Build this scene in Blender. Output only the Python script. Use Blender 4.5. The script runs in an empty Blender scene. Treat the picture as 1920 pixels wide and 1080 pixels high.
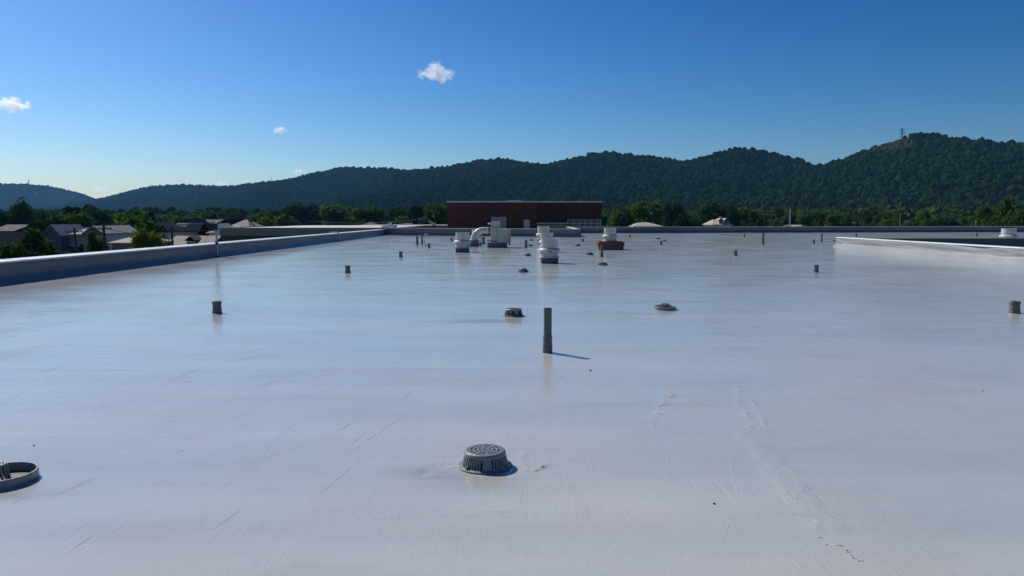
import bpy, math, random
import numpy as np
from mathutils import Vector, Matrix

R = math.radians
rng = random.Random(11)
nr = np.random.default_rng(5)

# ------------------------------------------------------------------ camera, sky, sun
scene = bpy.context.scene
EYE, FPX, PITCH = 1.6, 1397.0, R(5.317)
cam_data = bpy.data.cameras.new('camera')
cam_data.sensor_width = 36.0
cam_data.lens = 36.0 * FPX / 1920.0
cam_data.clip_start, cam_data.clip_end = 0.1, 20000
cam = bpy.data.objects.new('camera', cam_data)
scene.collection.objects.link(cam)
cam.location = (0, 0, EYE)
cam.rotation_euler = (math.pi / 2 - PITCH, 0, 0)
scene.camera = cam

SUN_EL, SUN_AZ = R(42), R(-46)          # azimuth measured from +Y towards +X
world = bpy.data.worlds.new('World')
scene.world = world
world.use_nodes = True
wn, wl = world.node_tree.nodes, world.node_tree.links
sky = wn.new('ShaderNodeTexSky')
sky.sky_type = 'NISHITA'
sky.sun_disc = False
sky.sun_elevation = SUN_EL
sky.sun_rotation = SUN_AZ
sky.altitude = 200
sky.air_density = 1.0
sky.dust_density = 0.75
sky.ozone_density = 6.0
sc_n = wn.new('ShaderNodeVectorMath'); sc_n.operation = 'SCALE'; sc_n.inputs['Scale'].default_value = 0.47
gm_n = wn.new('ShaderNodeGamma'); gm_n.inputs[1].default_value = 1.5            # the photo's deep, contrasty blue
hs_n = wn.new('ShaderNodeHueSaturation'); hs_n.inputs['Saturation'].default_value = 1.13
wl.new(sky.outputs['Color'], sc_n.inputs[0]); wl.new(sc_n.outputs[0], gm_n.inputs[0])
wl.new(gm_n.outputs[0], hs_n.inputs['Color']); wl.new(hs_n.outputs[0], wn['Background'].inputs['Color'])
wn['Background'].inputs['Strength'].default_value = 0.10

sd = bpy.data.lights.new('sun', 'SUN')
sd.energy, sd.angle, sd.color = 4.6, R(0.5), (1.0, 0.955, 0.89)
sun = bpy.data.objects.new('sun', sd)
scene.collection.objects.link(sun)
sdir = Vector((math.sin(SUN_AZ) * math.cos(SUN_EL), math.cos(SUN_AZ) * math.cos(SUN_EL), math.sin(SUN_EL)))
sun.rotation_euler = sdir.to_track_quat('Z', 'Y').to_euler()
sun.location = (-40, 40, 60)

scene.view_settings.view_transform = 'Standard'
scene.view_settings.look = 'None'
scene.view_settings.exposure = 0.0
scene.view_settings.gamma = 1.0
scene.view_settings.use_curve_mapping = False
scene.render.engine = 'CYCLES'
cy = scene.cycles
cy.use_denoising = True
cy.max_bounces, cy.diffuse_bounces, cy.glossy_bounces = 10, 3, 3
cy.transparent_max_bounces = 16
cy.volume_bounces = 8

# ------------------------------------------------------------------ helpers
COL = scene.collection
CP, SP = math.cos(PITCH), math.sin(PITCH)

def ground(px, py, z=0.0):
    """photo point of the base of a thing -> where it stands on the level z (metres)"""
    u, v = (px - 960) / FPX, (540 - py) / FPX
    t = (EYE - z) / (SP - v * CP)
    return Vector((t * u, t * (CP + v * SP), z))

def at(px, py, d):
    """photo point at a known distance d ahead -> metres"""
    u, v = (px - 960) / FPX, (540 - py) / FPX
    t = d / (CP + v * SP)
    return Vector((t * u, d, EYE + t * (v * CP - SP)))

class MB:
    """collects vertices and faces for one mesh"""
    def __init__(s):
        s.v, s.f = [], []
    def add(s, vs, fs):
        o = len(s.v)
        s.v += [tuple(p) for p in vs]
        s.f += [tuple(i + o for i in q) for q in fs]
        return s
    def box(s, x0, x1, y0, y1, z0, z1, m=None):
        vs = [(x0, y0, z0), (x1, y0, z0), (x1, y1, z0), (x0, y1, z0), (x0, y0, z1), (x1, y0, z1), (x1, y1, z1), (x0, y1, z1)]
        if m is not None:
            vs = [m @ Vector(p) for p in vs]
        return s.add(vs, [(0, 3, 2, 1), (4, 5, 6, 7), (0, 1, 5, 4), (1, 2, 6, 5), (2, 3, 7, 6), (3, 0, 4, 7)])
    def lathe(s, prof, n=32, c=(0, 0, 0), a0=0.0, a1=None, cap0=False, cap1=False):
        full = a1 is None
        a1 = a0 + 2 * math.pi if full else a1
        m = n if full else n + 1
        vs = []
        for r, z in prof:
            for i in range(m):
                a = a0 + (a1 - a0) * i / n
                vs.append((c[0] + r * math.cos(a), c[1] + r * math.sin(a), c[2] + z))
        fs = []
        for j in range(len(prof) - 1):
            for i in range(n):
                k = (i + 1) % m
                fs.append((j * m + i, j * m + k, (j + 1) * m + k, (j + 1) * m + i))
        if cap0: fs.append(tuple(range(m))[::-1])
        if cap1: fs.append(tuple((len(prof) - 1) * m + i for i in range(m)))
        return s.add(vs, fs)
    def tube(s, pts, r, n=10, caps=True):
        pts = [Vector(p) for p in pts]
        rs = r if isinstance(r, (list, tuple)) else [r] * len(pts)
        vs, fs = [], []
        for j, p in enumerate(pts):
            d = (pts[min(j + 1, len(pts) - 1)] - pts[max(j - 1, 0)]).normalized()
            a = d.cross(Vector((0, 0, 1)) if abs(d.z) < 0.9 else Vector((0, 1, 0))).normalized()
            b = d.cross(a)
            for i in range(n):
                t = 2 * math.pi * i / n
                vs.append(p + (a * math.cos(t) + b * math.sin(t)) * rs[j])
        for j in range(len(pts) - 1):
            for i in range(n):
                k = (i + 1) % n
                fs.append((j * n + i, j * n + k, (j + 1) * n + k, (j + 1) * n + i))
        if caps:
            fs.append(tuple(range(n))[::-1])
            fs.append(tuple((len(pts) - 1) * n + i for i in range(n)))
        return s.add(vs, fs)
    def build(s, name, mat, parent=None, smooth=False, loc=None, bevel=0):
        me = bpy.data.meshes.new(name)
        me.from_pydata(s.v, [], s.f)
        me.materials.append(mat)
        o = link(name, me, parent, loc)
        if smooth:
            me.polygons.foreach_set('use_smooth', [True] * len(me.polygons))
            if smooth != 'all':
                me.set_sharp_from_angle(angle=R(40))
        if bevel:
            b = o.modifiers.new('bevel', 'BEVEL')
            b.width, b.segments, b.limit_method = bevel, 2, 'ANGLE'
        return o

def link(name, me, parent=None, loc=None):
    o = bpy.data.objects.new(name, me)
    COL.objects.link(o)
    if parent is not None: o.parent = parent
    if loc is not None: o.location = loc
    return o

def thing(name, label, cat, loc=(0, 0, 0), rz=0.0, group=None):
    o = bpy.data.objects.new(name, None)
    COL.objects.link(o)
    o.empty_display_size = 0.2
    o.location, o.rotation_euler = loc, (0, 0, rz)
    return tag(o, label, cat, group)

def tag(o, label, cat, group=None):
    o['label'], o['category'] = label, cat
    if group: o['group'] = group
    return o

def struct(o):
    o['kind'] = 'structure'
    return o

def copy_tree(o, parent=None):
    c = o.copy()
    COL.objects.link(c)
    if parent is not None: c.parent = parent
    for ch in list(o.children):
        copy_tree(ch, c)
    return c

def nd(nt, t, **kw):
    n = nt.nodes.new(t)
    for k, v in kw.items():
        if k in n.inputs: n.inputs[k].default_value = v
        else: setattr(n, k, v)
    return n

def ramp(nt, fac, stops):
    r = nt.nodes.new('ShaderNodeValToRGB')
    e = r.color_ramp.elements
    while len(e) < len(stops): e.new(0.5)
    for q, (p, c) in zip(e, stops):
        q.position = p
        q.color = (*c, 1) if len(c) == 3 else c
    nt.links.new(fac, r.inputs['Fac'])
    return r.outputs['Color']

def noise(nt, scale, detail=4.0, rough=0.55, stretch=None, coord='Object', rot=None):
    tc = nt.nodes.new('ShaderNodeTexCoord')
    out = tc.outputs[coord]
    if stretch or rot:
        mp = nt.nodes.new('ShaderNodeMapping')
        if rot: mp.inputs['Rotation'].default_value = rot
        if stretch: mp.inputs['Scale'].default_value = stretch
        nt.links.new(out, mp.inputs['Vector'])
        out = mp.outputs['Vector']
    n = nt.nodes.new('ShaderNodeTexNoise')
    n.inputs['Scale'].default_value = scale
    n.inputs['Detail'].default_value = detail
    n.inputs['Roughness'].default_value = rough
    nt.links.new(out, n.inputs['Vector'])
    return n.outputs['Fac']

def math_node(nt, op, a, b=None):
    m = nt.nodes.new('ShaderNodeMath')
    m.operation = op
    for i, q in enumerate((a, b)):
        if q is None: continue
        if isinstance(q, (int, float)): m.inputs[i].default_value = q
        else: nt.links.new(q, m.inputs[i])
    return m.outputs[0]

def new_mat(name):
    m = bpy.data.materials.new(name)
    m.use_nodes = True
    return m, m.node_tree, m.node_tree.nodes['Principled BSDF']

def mat(name, c, rough=0.6, var=0.12, scale=6.0, metal=0.0, bump=0.0, bscale=30.0, stretch=None, ior=1.45):
    """plain weathered surface: colour varied by noise, with a little relief"""
    m, nt, bs = new_mat(name)
    f = noise(nt, scale, 5, 0.6, stretch)
    lo = tuple(x * (1 - var) for x in c)
    hi = tuple(min(1, x * (1 + var)) for x in c)
    nt.links.new(ramp(nt, f, [(0.3, lo), (0.7, hi)]), bs.inputs['Base Color'])
    bs.inputs['Roughness'].default_value = rough
    bs.inputs['Metallic'].default_value = metal
    bs.inputs['IOR'].default_value = ior
    if bump:
        b = nd(nt, 'ShaderNodeBump', Strength=bump, Distance=0.02)
        nt.links.new(noise(nt, bscale, 4, 0.6, stretch), b.inputs['Height'])
        nt.links.new(b.outputs['Normal'], bs.inputs['Normal'])
    return m

# numpy value noise -----------------------------------------------------------
_tab = nr.random((256, 256))
def vnoise(x, y):
    xi, yi = np.floor(x).astype(int), np.floor(y).astype(int)
    fx, fy = x - xi, y - yi
    fx, fy = fx * fx * (3 - 2 * fx), fy * fy * (3 - 2 * fy)
    g = lambda a, b: _tab[a % 256, b % 256]
    return ((g(xi, yi) * (1 - fx) + g(xi + 1, yi) * fx) * (1 - fy) + (g(xi, yi + 1) * (1 - fx) + g(xi + 1, yi + 1) * fx) * fy) * 2 - 1
def fbm(x, y, o=4):
    s, a = 0, 1.0
    for k in range(o):
        s = s + a * vnoise(x * 2 ** k + 17.3 * k, y * 2 ** k + 5.1 * k)
        a *= 0.5
    return s / 1.9

# ------------------------------------------------------------------ materials
def roof_coating():
    m, nt, bs = new_mat('roof_coating')
    L = nt.links
    big = noise(nt, 0.22, 4, 0.55, (1, 1.6, 1))
    mid = noise(nt, 1.3, 5, 0.6, (0.55, 1.5, 1))
    fine = noise(nt, 60, 3, 0.6)
    f = math_node(nt, 'ADD', math_node(nt, 'MULTIPLY', big, 0.6), math_node(nt, 'MULTIPLY', mid, 0.4))
    col = ramp(nt, f, [(0.34, (0.385, 0.396, 0.382)), (0.5, (0.430, 0.450, 0.436)), (0.68, (0.462, 0.486, 0.474))])
    mx = nd(nt, 'ShaderNodeMix', data_type='RGBA', blend_type='MULTIPLY')
    mx.inputs['Factor'].default_value = 0.5
    L.new(col, mx.inputs[6])
    L.new(ramp(nt, fine, [(0.3, (0.90, 0.90, 0.90)), (0.6, (1, 1, 1))]), mx.inputs[7])
    # coats rolled on in strips: each a shade apart, with soft pinkish and bluish patches
    strip = ramp(nt, noise(nt, 1.0, 2, 0.4, (0.06, 1.15, 1)), [(0.40, (0.965, 0.97, 0.975)), (0.46, (1, 1, 1)), (0.54, (1, 1, 1)), (0.58, (1.03, 1.025, 1.02))])
    tint = ramp(nt, noise(nt, 0.35, 3, 0.5), [(0.40, (0.97, 1.0, 1.03)), (0.62, (1.04, 0.99, 0.98))])
    colr = mx.outputs[2]
    for lay in (strip, tint):
        m3 = nd(nt, 'ShaderNodeMix', data_type='RGBA', blend_type='MULTIPLY'); m3.inputs['Factor'].default_value = 1.0
        L.new(colr, m3.inputs[6]); L.new(lay, m3.inputs[7]); colr = m3.outputs[2]
    # ragged dried-puddle stains beside drains; the last two paint in the hills' dark reflection
    for (px, py), (sx, sy), amt in (((900, 602), (1.3, 0.34), 0.75), ((800, 884), (0.42, 0.20), 0.35), ((905, 905), (0.40, 0.22), 0.30), ((30, 930), (0.35, 0.14), 0.25), ((1000, 522), (4.5, 1.3), 0.5), ((1720, 503), (3.2, 2.0), 0.45)):
        q = ground(px, py)
        tc = nt.nodes.new('ShaderNodeTexCoord')
        mp = nt.nodes.new('ShaderNodeMapping'); mp.vector_type = 'TEXTURE'
        mp.inputs['Location'].default_value = q; mp.inputs['Scale'].default_value = (sx, sy, 1)
        L.new(tc.outputs['Object'], mp.inputs['Vector'])
        ln = nt.nodes.new('ShaderNodeVectorMath'); ln.operation = 'LENGTH'; L.new(mp.outputs[0], ln.inputs[0])
        v = math_node(nt, 'ADD', ln.outputs['Value'], math_node(nt, 'MULTIPLY', noise(nt, 2.2, 6, 0.7, (0.6, 2.4, 1)), 1.7))
        k = nd(nt, 'ShaderNodeMapRange'); k.clamp = True
        for a_, b_ in (('From Min', 1.0), ('From Max', 1.75), ('To Min', amt), ('To Max', 0.0)): k.inputs[a_].default_value = b_
        L.new(v, k.inputs['Value'])
        m2 = nd(nt, 'ShaderNodeMix', data_type='RGBA', blend_type='MIX')
        L.new(k.outputs[0], m2.inputs['Factor']); L.new(colr, m2.inputs[6]); m2.inputs[7].default_value = (0.21, 0.205, 0.185, 1)
        colr = m2.outputs[2]
    L.new(colr, bs.inputs['Base Color'])
    r = noise(nt, 0.5, 4, 0.6, (0.7, 1.3, 1))
    rr = nd(nt, 'ShaderNodeMapRange')
    for k, v in (('From Min', 0.3), ('From Max', 0.72), ('To Min', 0.06), ('To Max', 0.17)): rr.inputs[k].default_value = v
    L.new(r, rr.inputs['Value'])
    L.new(rr.outputs[0], bs.inputs['Roughness'])
    bs.inputs['IOR'].default_value = 1.48
    # roller laps run across the roof, trowel drags run slantwise
    laps = noise(nt, 1.0, 3, 0.5, (0.35, 7.0, 1))
    drag1 = noise(nt, 3.0, 4, 0.65, (14.0, 0.8, 1), rot=(0, 0, R(24)))
    drag2 = noise(nt, 3.0, 4, 0.65, (14.0, 0.8, 1), rot=(0, 0, R(-33)))
    peel = noise(nt, 34, 3, 0.6)
    msk = [ramp(nt, noise(nt, 0.9, 4, 0.6, st), [(0.48, (0, 0, 0)), (0.66, (1, 1, 1))]) for st in ((1, 0.8, 1), (0.8, 1.1, 3))]
    h = math_node(nt, 'ADD', math_node(nt, 'MULTIPLY', laps, 0.65), math_node(nt, 'MULTIPLY', math_node(nt, 'MULTIPLY', drag1, msk[0]), 0.8))
    h = math_node(nt, 'ADD', h, math_node(nt, 'MULTIPLY', math_node(nt, 'MULTIPLY', drag2, msk[1]), 0.8))
    trow = noise(nt, 5.0, 6, 0.7, (1.0, 0.6, 1))
    h = math_node(nt, 'ADD', h, math_node(nt, 'MULTIPLY', trow, 0.8))
    h = math_node(nt, 'ADD', h, math_node(nt, 'MULTIPLY', peel, 0.2))
    b = nd(nt, 'ShaderNodeBump', Strength=1.0, Distance=0.0042)
    L.new(h, b.inputs['Height'])
    L.new(b.outputs['Normal'], bs.inputs['Normal'])
    return m

M = {}
M['roof'] = roof_coating()
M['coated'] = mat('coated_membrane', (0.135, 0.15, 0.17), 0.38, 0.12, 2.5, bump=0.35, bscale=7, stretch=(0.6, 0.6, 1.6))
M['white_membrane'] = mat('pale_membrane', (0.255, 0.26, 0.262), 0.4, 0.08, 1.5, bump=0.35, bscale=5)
M['coping'] = mat('coping_metal', (0.58, 0.60, 0.61), 0.4, 0.1, 3)
M['pipe'] = mat('coated_pipe', (0.118, 0.127, 0.130), 0.45, 0.2, 14, bump=0.4, bscale=40)
M['pipe_dark'] = mat('dark_pipe', (0.075, 0.08, 0.083), 0.5, 0.25, 14, bump=0.4, bscale=40)
M['iron'] = mat('coated_iron', (0.23, 0.24, 0.245), 0.3, 0.15, 25, bump=0.25, bscale=80)
M['sump'] = mat('dark_hollow', (0.035, 0.037, 0.04), 0.4, 0.3, 15)  # near-black paints the shade inside drain bowls and open pipe tops
M['fan_white'] = mat('coated_fan', (0.54, 0.54, 0.51), 0.38, 0.1, 3.0, bump=0.15, bscale=9)
M['unit_cream'] = mat('coated_sheet_metal', (0.46, 0.46, 0.39), 0.42, 0.1, 2.5, bump=0.15, bscale=6)
M['curb'] = mat('coated_curb', (0.085, 0.098, 0.115), 0.42, 0.15, 5, bump=0.3, bscale=12)
M['rust'] = mat('rusty_curb', (0.16, 0.045, 0.024), 0.7, 0.35, 7, bump=0.3)
M['black'] = mat('black_paint', (0.012, 0.012, 0.013), 0.45, 0.3, 10)
M['galv'] = mat('galvanised_steel', (0.38, 0.40, 0.41), 0.45, 0.15, 12, metal=0.3)
M['tan_stone'] = mat('tan_fascia', (0.36, 0.28, 0.22), 0.75, 0.12, 1.2)
M['pale_roof'] = mat('pale_roof_edge', (0.50, 0.48, 0.44), 0.7, 0.1, 1.0)
M['brown_brick'] = mat('brown_brick', (0.13, 0.085, 0.06), 0.85, 0.25, 9)
M['brown_roof'] = mat('brown_gravel', (0.20, 0.15, 0.125), 0.85, 0.15, 3)
M['door_tan'] = mat('door_paint', (0.80, 0.62, 0.48), 0.55, 0.06, 3)
M['louvre'] = mat('louvre_paint', (0.36, 0.38, 0.41), 0.5, 0.08, 3)
M['frame_pale'] = mat('pale_frame', (0.68, 0.66, 0.54), 0.5, 0.08, 3)
M['glass_green'] = mat('greenish_glass', (0.10, 0.14, 0.10), 0.12, 0.25, 0.8)
M['band_beige'] = mat('beige_band', (0.80, 0.62, 0.38), 0.7, 0.1, 3)
M['wood_pole'] = mat('pole_wood', (0.085, 0.065, 0.05), 0.85, 0.25, 5, stretch=(6, 6, 0.4))
M['asphalt'] = mat('asphalt', (0.055, 0.055, 0.058), 0.85, 0.2, 0.6)
M['bark'] = mat('bark', (0.075, 0.058, 0.042), 0.9, 0.3, 4, stretch=(4, 4, 0.6))

def brick_wall(name, c1, c2, mortar, bw, rh):
    m, nt, bs = new_mat(name)
    tc = nt.nodes.new('ShaderNodeTexCoord')
    mp = nt.nodes.new('ShaderNodeMapping')
    mp.inputs['Rotation'].default_value = (R(-90), 0, 0)
    nt.links.new(tc.outputs['Object'], mp.inputs['Vector'])
    b = nd(nt, 'ShaderNodeTexBrick', Scale=1.0)
    b.offset = 0.0
    for k, v in (('Color1', (*c1, 1)), ('Color2', (*c2, 1)), ('Mortar', (*mortar, 1))): b.inputs[k].default_value = v
    b.inputs['Mortar Size'].default_value = 0.035
    b.inputs['Brick Width'].default_value = bw
    b.inputs['Row Height'].default_value = rh
    nt.links.new(mp.outputs[0], b.inputs['Vector'])
    mx = nd(nt, 'ShaderNodeMix', data_type='RGBA', blend_type='MULTIPLY')
    mx.inputs['Factor'].default_value = 0.7
    nt.links.new(b.outputs['Color'], mx.inputs[6])
    nt.links.new(ramp(nt, noise(nt, 0.35, 4, 0.6), [(0.3, (0.65, 0.65, 0.65)), (0.7, (1.1, 1.05, 1.05))]), mx.inputs[7])
    nt.links.new(mx.outputs[2], bs.inputs['Base Color'])
    bs.inputs['Roughness'].default_value = 0.85
    return m
M['red_brick'] = brick_wall('red_brick', (0.20, 0.048, 0.022), (0.13, 0.034, 0.018), (0.06, 0.028, 0.020), 0.46, 0.34)
M['dark_brick'] = brick_wall('dark_red_brick', (0.115, 0.026, 0.014), (0.08, 0.020, 0.012), (0.04, 0.018, 0.013), 0.46, 0.34)

def siding(name, c, period=0.2):
    m, nt, bs = new_mat(name)
    w = nd(nt, 'ShaderNodeTexWave', Scale=1.0 / period / 2)
    w.bands_direction = 'Z'
    w.wave_profile = 'SAW'
    tc = nt.nodes.new('ShaderNodeTexCoord')
    nt.links.new(tc.outputs['Object'], w.inputs['Vector'])
    f = noise(nt, 1.5, 4, 0.6)
    nt.links.new(ramp(nt, f, [(0.3, tuple(x * 0.88 for x in c)), (0.7, c)]), bs.inputs['Base Color'])
    b = nd(nt, 'ShaderNodeBump', Strength=0.6, Distance=0.02)
    nt.links.new(w.outputs['Fac'], b.inputs['Height'])
    nt.links.new(b.outputs['Normal'], bs.inputs['Normal'])
    bs.inputs['Roughness'].default_value = 0.65
    return m
M['side_beige'] = siding('beige_siding', (0.42, 0.37, 0.30))
M['side_blue'] = siding('blue_siding', (0.07, 0.13, 0.27))
M['side_white'] = siding('white_siding', (0.62, 0.63, 0.63))
M['side_grey'] = siding('grey_siding', (0.38, 0.42, 0.46))
M['wall_pink'] = mat('pinkish_brick', (0.27, 0.19, 0.17), 0.85, 0.15, 4)
M['shingle_grey'] = mat('grey_shingle', (0.22, 0.225, 0.235), 0.9, 0.2, 2.2)
M['shingle_dark'] = mat('dark_shingle', (0.055, 0.05, 0.055), 0.9, 0.25, 2.2)
M['shingle_brown'] = mat('brown_shingle', (0.25, 0.20, 0.175), 0.9, 0.15, 2.2)
M['shingle_tan'] = mat('tan_shingle', (0.36, 0.31, 0.265), 0.9, 0.15, 2.2)
M['white_paint'] = mat('white_paint', (0.78, 0.78, 0.77), 0.5, 0.05, 2)
M['pane'] = mat('window_glass', (0.03, 0.035, 0.045), 0.1, 0.3, 1)

def leaf_mat(name, dark, light, trans=0.35, rough=0.5):
    m, nt, bs = new_mat(name)
    L = nt.links
    oi = nt.nodes.new('ShaderNodeObjectInfo')
    f = math_node(nt, 'ADD', math_node(nt, 'MULTIPLY', oi.outputs['Random'], 0.7), math_node(nt, 'MULTIPLY', noise(nt, 0.7, 4, 0.65), 0.6))
    c = ramp(nt, f, [(0.2, dark), (0.85, light)])
    L.new(c, bs.inputs['Base Color'])
    bs.inputs['Roughness'].default_value = rough
    bs.inputs['IOR'].default_value = 1.3
    bs.inputs['Specular IOR Level'].default_value = 0.0
    tr = nt.nodes.new('ShaderNodeBsdfTranslucent')
    hs = nd(nt, 'ShaderNodeHueSaturation', Value=1.3, Saturation=1.1)
    L.new(c, hs.inputs['Color'])
    L.new(hs.outputs[0], tr.inputs['Color'])
    mx = nt.nodes.new('ShaderNodeMixShader')
    mx.inputs[0].default_value = trans
    L.new(bs.outputs[0], mx.inputs[1])
    L.new(tr.outputs[0], mx.inputs[2])
    L.new(mx.outputs[0], nt.nodes['Material Output'].inputs['Surface'])
    return m
M['leaf'] = leaf_mat('foliage', (0.022, 0.050, 0.014), (0.070, 0.125, 0.030))
M['leaf_dark'] = leaf_mat('dark_foliage', (0.013, 0.030, 0.012), (0.035, 0.068, 0.022), 0.25)
M['leaf_yellow'] = leaf_mat('yellowish_foliage', (0.045, 0.070, 0.014), (0.095, 0.120, 0.026))
M['forest'] = leaf_mat('forest_foliage', (0.003, 0.014, 0.005), (0.022, 0.054, 0.013), 0.12, 0.85)

def grass_mat():
    m, nt, bs = new_mat('valley_ground')
    f = noise(nt, 0.012, 6, 0.65)
    nt.links.new(ramp(nt, f, [(0.35, (0.03, 0.05, 0.016)), (0.52, (0.07, 0.10, 0.035)), (0.62, (0.10, 0.095, 0.075))]), bs.inputs['Base Color'])
    bs.inputs['Roughness'].default_value = 0.95
    return m
M['grass'] = grass_mat()
M['hill_soil'] = mat('hill_floor', (0.028, 0.040, 0.016), 0.95, 0.3, 0.02)

# ------------------------------------------------------------------ the roof
GZ = -6.5                                   # street level
XL, XR = -12.5, 18.7                        # inner faces of the two long parapets
def far_y(x):                               # where the roof ends against the far parapet
    return 73.5 - (x - XL) * (73.5 - 65.0) / (5.9 - XL) if x < 5.9 else 83.0

RIDGES = []                                 # (points in metres, half width, height): drags and lumps left in the coating
def ridge(pix, w, h):
    RIDGES.append(([ground(*p) for p in pix], w, h))
ridge([(1252, 752), (1310, 756), (1384, 757), (1470, 764), (1562, 767)], 0.030, 0.0030)
ridge([(1262, 740), (1246, 750), (1236, 772), (1222, 800)], 0.030, 0.0050)
ridge([(1262, 742), (1290, 752)], 0.02, 0.006)
ridge([(1384, 724), (1382, 752)], 0.025, 0.004)
ridge([(1378, 756), (1396, 768), (1404, 784), (1408, 800)], 0.03, 0.005)
ridge([(1410, 752), (1418, 762), (1430, 764)], 0.018, 0.006)
ridge([(1412, 764), (1430, 784), (1436, 802)], 0.02, 0.0035)
ridge([(1405, 815), (1470, 895), (1552, 985)], -0.085, 0.0050)
ridge([(800, 885), (840, 872), (858, 880)], 0.05, -0.007)
ridge([(1000, 884), (1020, 876), (1036, 868)], 0.018, 0.010)
ridge([(985, 846), (975, 862), (990, 880)], 0.02, 0.004)
ridge([(620, 970), (1000, 962), (1400, 968)], 0.03, 0.0022)
ridge([(0, 690), (400, 694), (760, 690), (1200, 694)], 0.05, 0.0016)

def seg_dist(x, y, a, b):
    ax, ay, bx, by = a.x, a.y, b.x, b.y
    dx, dy = bx - ax, by - ay
    t = np.clip(((x - ax) * dx + (y - ay) * dy) / (dx * dx + dy * dy + 1e-9), 0, 1)
    return np.hypot(x - ax - t * dx, y - ay - t * dy)

def roof_z(x, y):
    z = 0.0045 * fbm(x * 0.30, y * 0.42) + 0.0022 * fbm(x * 0.9 + 9, y * 1.5)
    z = z + 0.0007 * fbm(x * 4.0 + 3, y * 6.0)
    for pts, w, h in RIDGES:
        lo, hi = min(p.y for p in pts) - 0.5, max(p.y for p in pts) + 0.5
        k = (y > lo) & (y < hi)
        if not k.any(): continue
        d = np.min([seg_dist(x[k], y[k], pts[i], pts[i + 1]) for i in range(len(pts) - 1)], axis=0)
        xk, yk = x[k], y[k]
        d = d + 0.6 * abs(w) * fbm(xk * 11, yk * 8)
        wob = np.clip(0.75 + 1.1 * vnoise(xk * 7 + 3, yk * 5) + 0.6 * vnoise(xk * 24, yk * 24), 0, 2)
        if w < 0:                                     # a low flat-topped band with ragged edges
            z[k] += h / (1 + np.exp((d + w) / 0.012)) * (0.8 + 0.3 * vnoise(xk * 16, yk * 12))
        else:
            z[k] += h * np.exp(-(d / w) ** 2) * wob
    # lap of each coated strip: a low step every metre or so
    s = (y / 0.98 + 0.03 * vnoise(x * 0.8, y * 0.1)) % 1.0
    z = z + 0.0016 * np.exp(-((s - 0.5) / 0.035) ** 2) * (0.5 + 0.5 * vnoise(x * 0.35, np.floor(y / 0.98) * 3.7))
    return z

def build_roof():
    xs = np.concatenate([np.arange(XL, -5.5, 0.10), np.arange(-5.5, -2.5, 0.04), np.arange(-2.5, 4.2, 0.02), np.arange(4.2, 5.5, 0.04), np.arange(5.5, XR + 0.05, 0.10)])
    xs[-1] = XR
    ys = [-12.0, -6, -2, 0, 1.5, 2.4]
    while ys[-1] < 84.0:
        ys.append(ys[-1] + max(0.02, 0.0040 * ys[-1]))
    ys = np.array(ys); ys[-1] = 84.0
    X, Y = np.meshgrid(xs, ys)
    Z = roof_z(X.ravel(), Y.ravel())
    n, m = len(xs), len(ys)
    co = np.stack([X.ravel(), Y.ravel(), Z], 1)
    i, j = np.meshgrid(np.arange(n - 1), np.arange(m - 1))
    a = (j * n + i).ravel()
    cx = (xs[:-1] + xs[1:]) / 2; cyy = (ys[:-1] + ys[1:]) / 2
    keep = np.array([[cyy[q] < far_y(cx[p]) + 0.2 for p in range(n - 1)] for q in range(m - 1)]).ravel()
    a = a[keep]
    faces = np.stack([a, a + 1, a + n + 1, a + n], 1)
    me = bpy.data.meshes.new('main_roof')
    me.vertices.add(len(co)); me.vertices.foreach_set('co', co.ravel())
    me.loops.add(faces.size); me.loops.foreach_set('vertex_index', faces.ravel())
    me.polygons.add(len(faces)); me.polygons.foreach_set('loop_start', np.arange(0, faces.size, 4))
    me.update(calc_edges=True)
    me.polygons.foreach_set('use_smooth', [True] * len(me.polygons))
    me.materials.append(M['roof'])
    return struct(link('roof_deck', me))
roof = build_roof()

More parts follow.
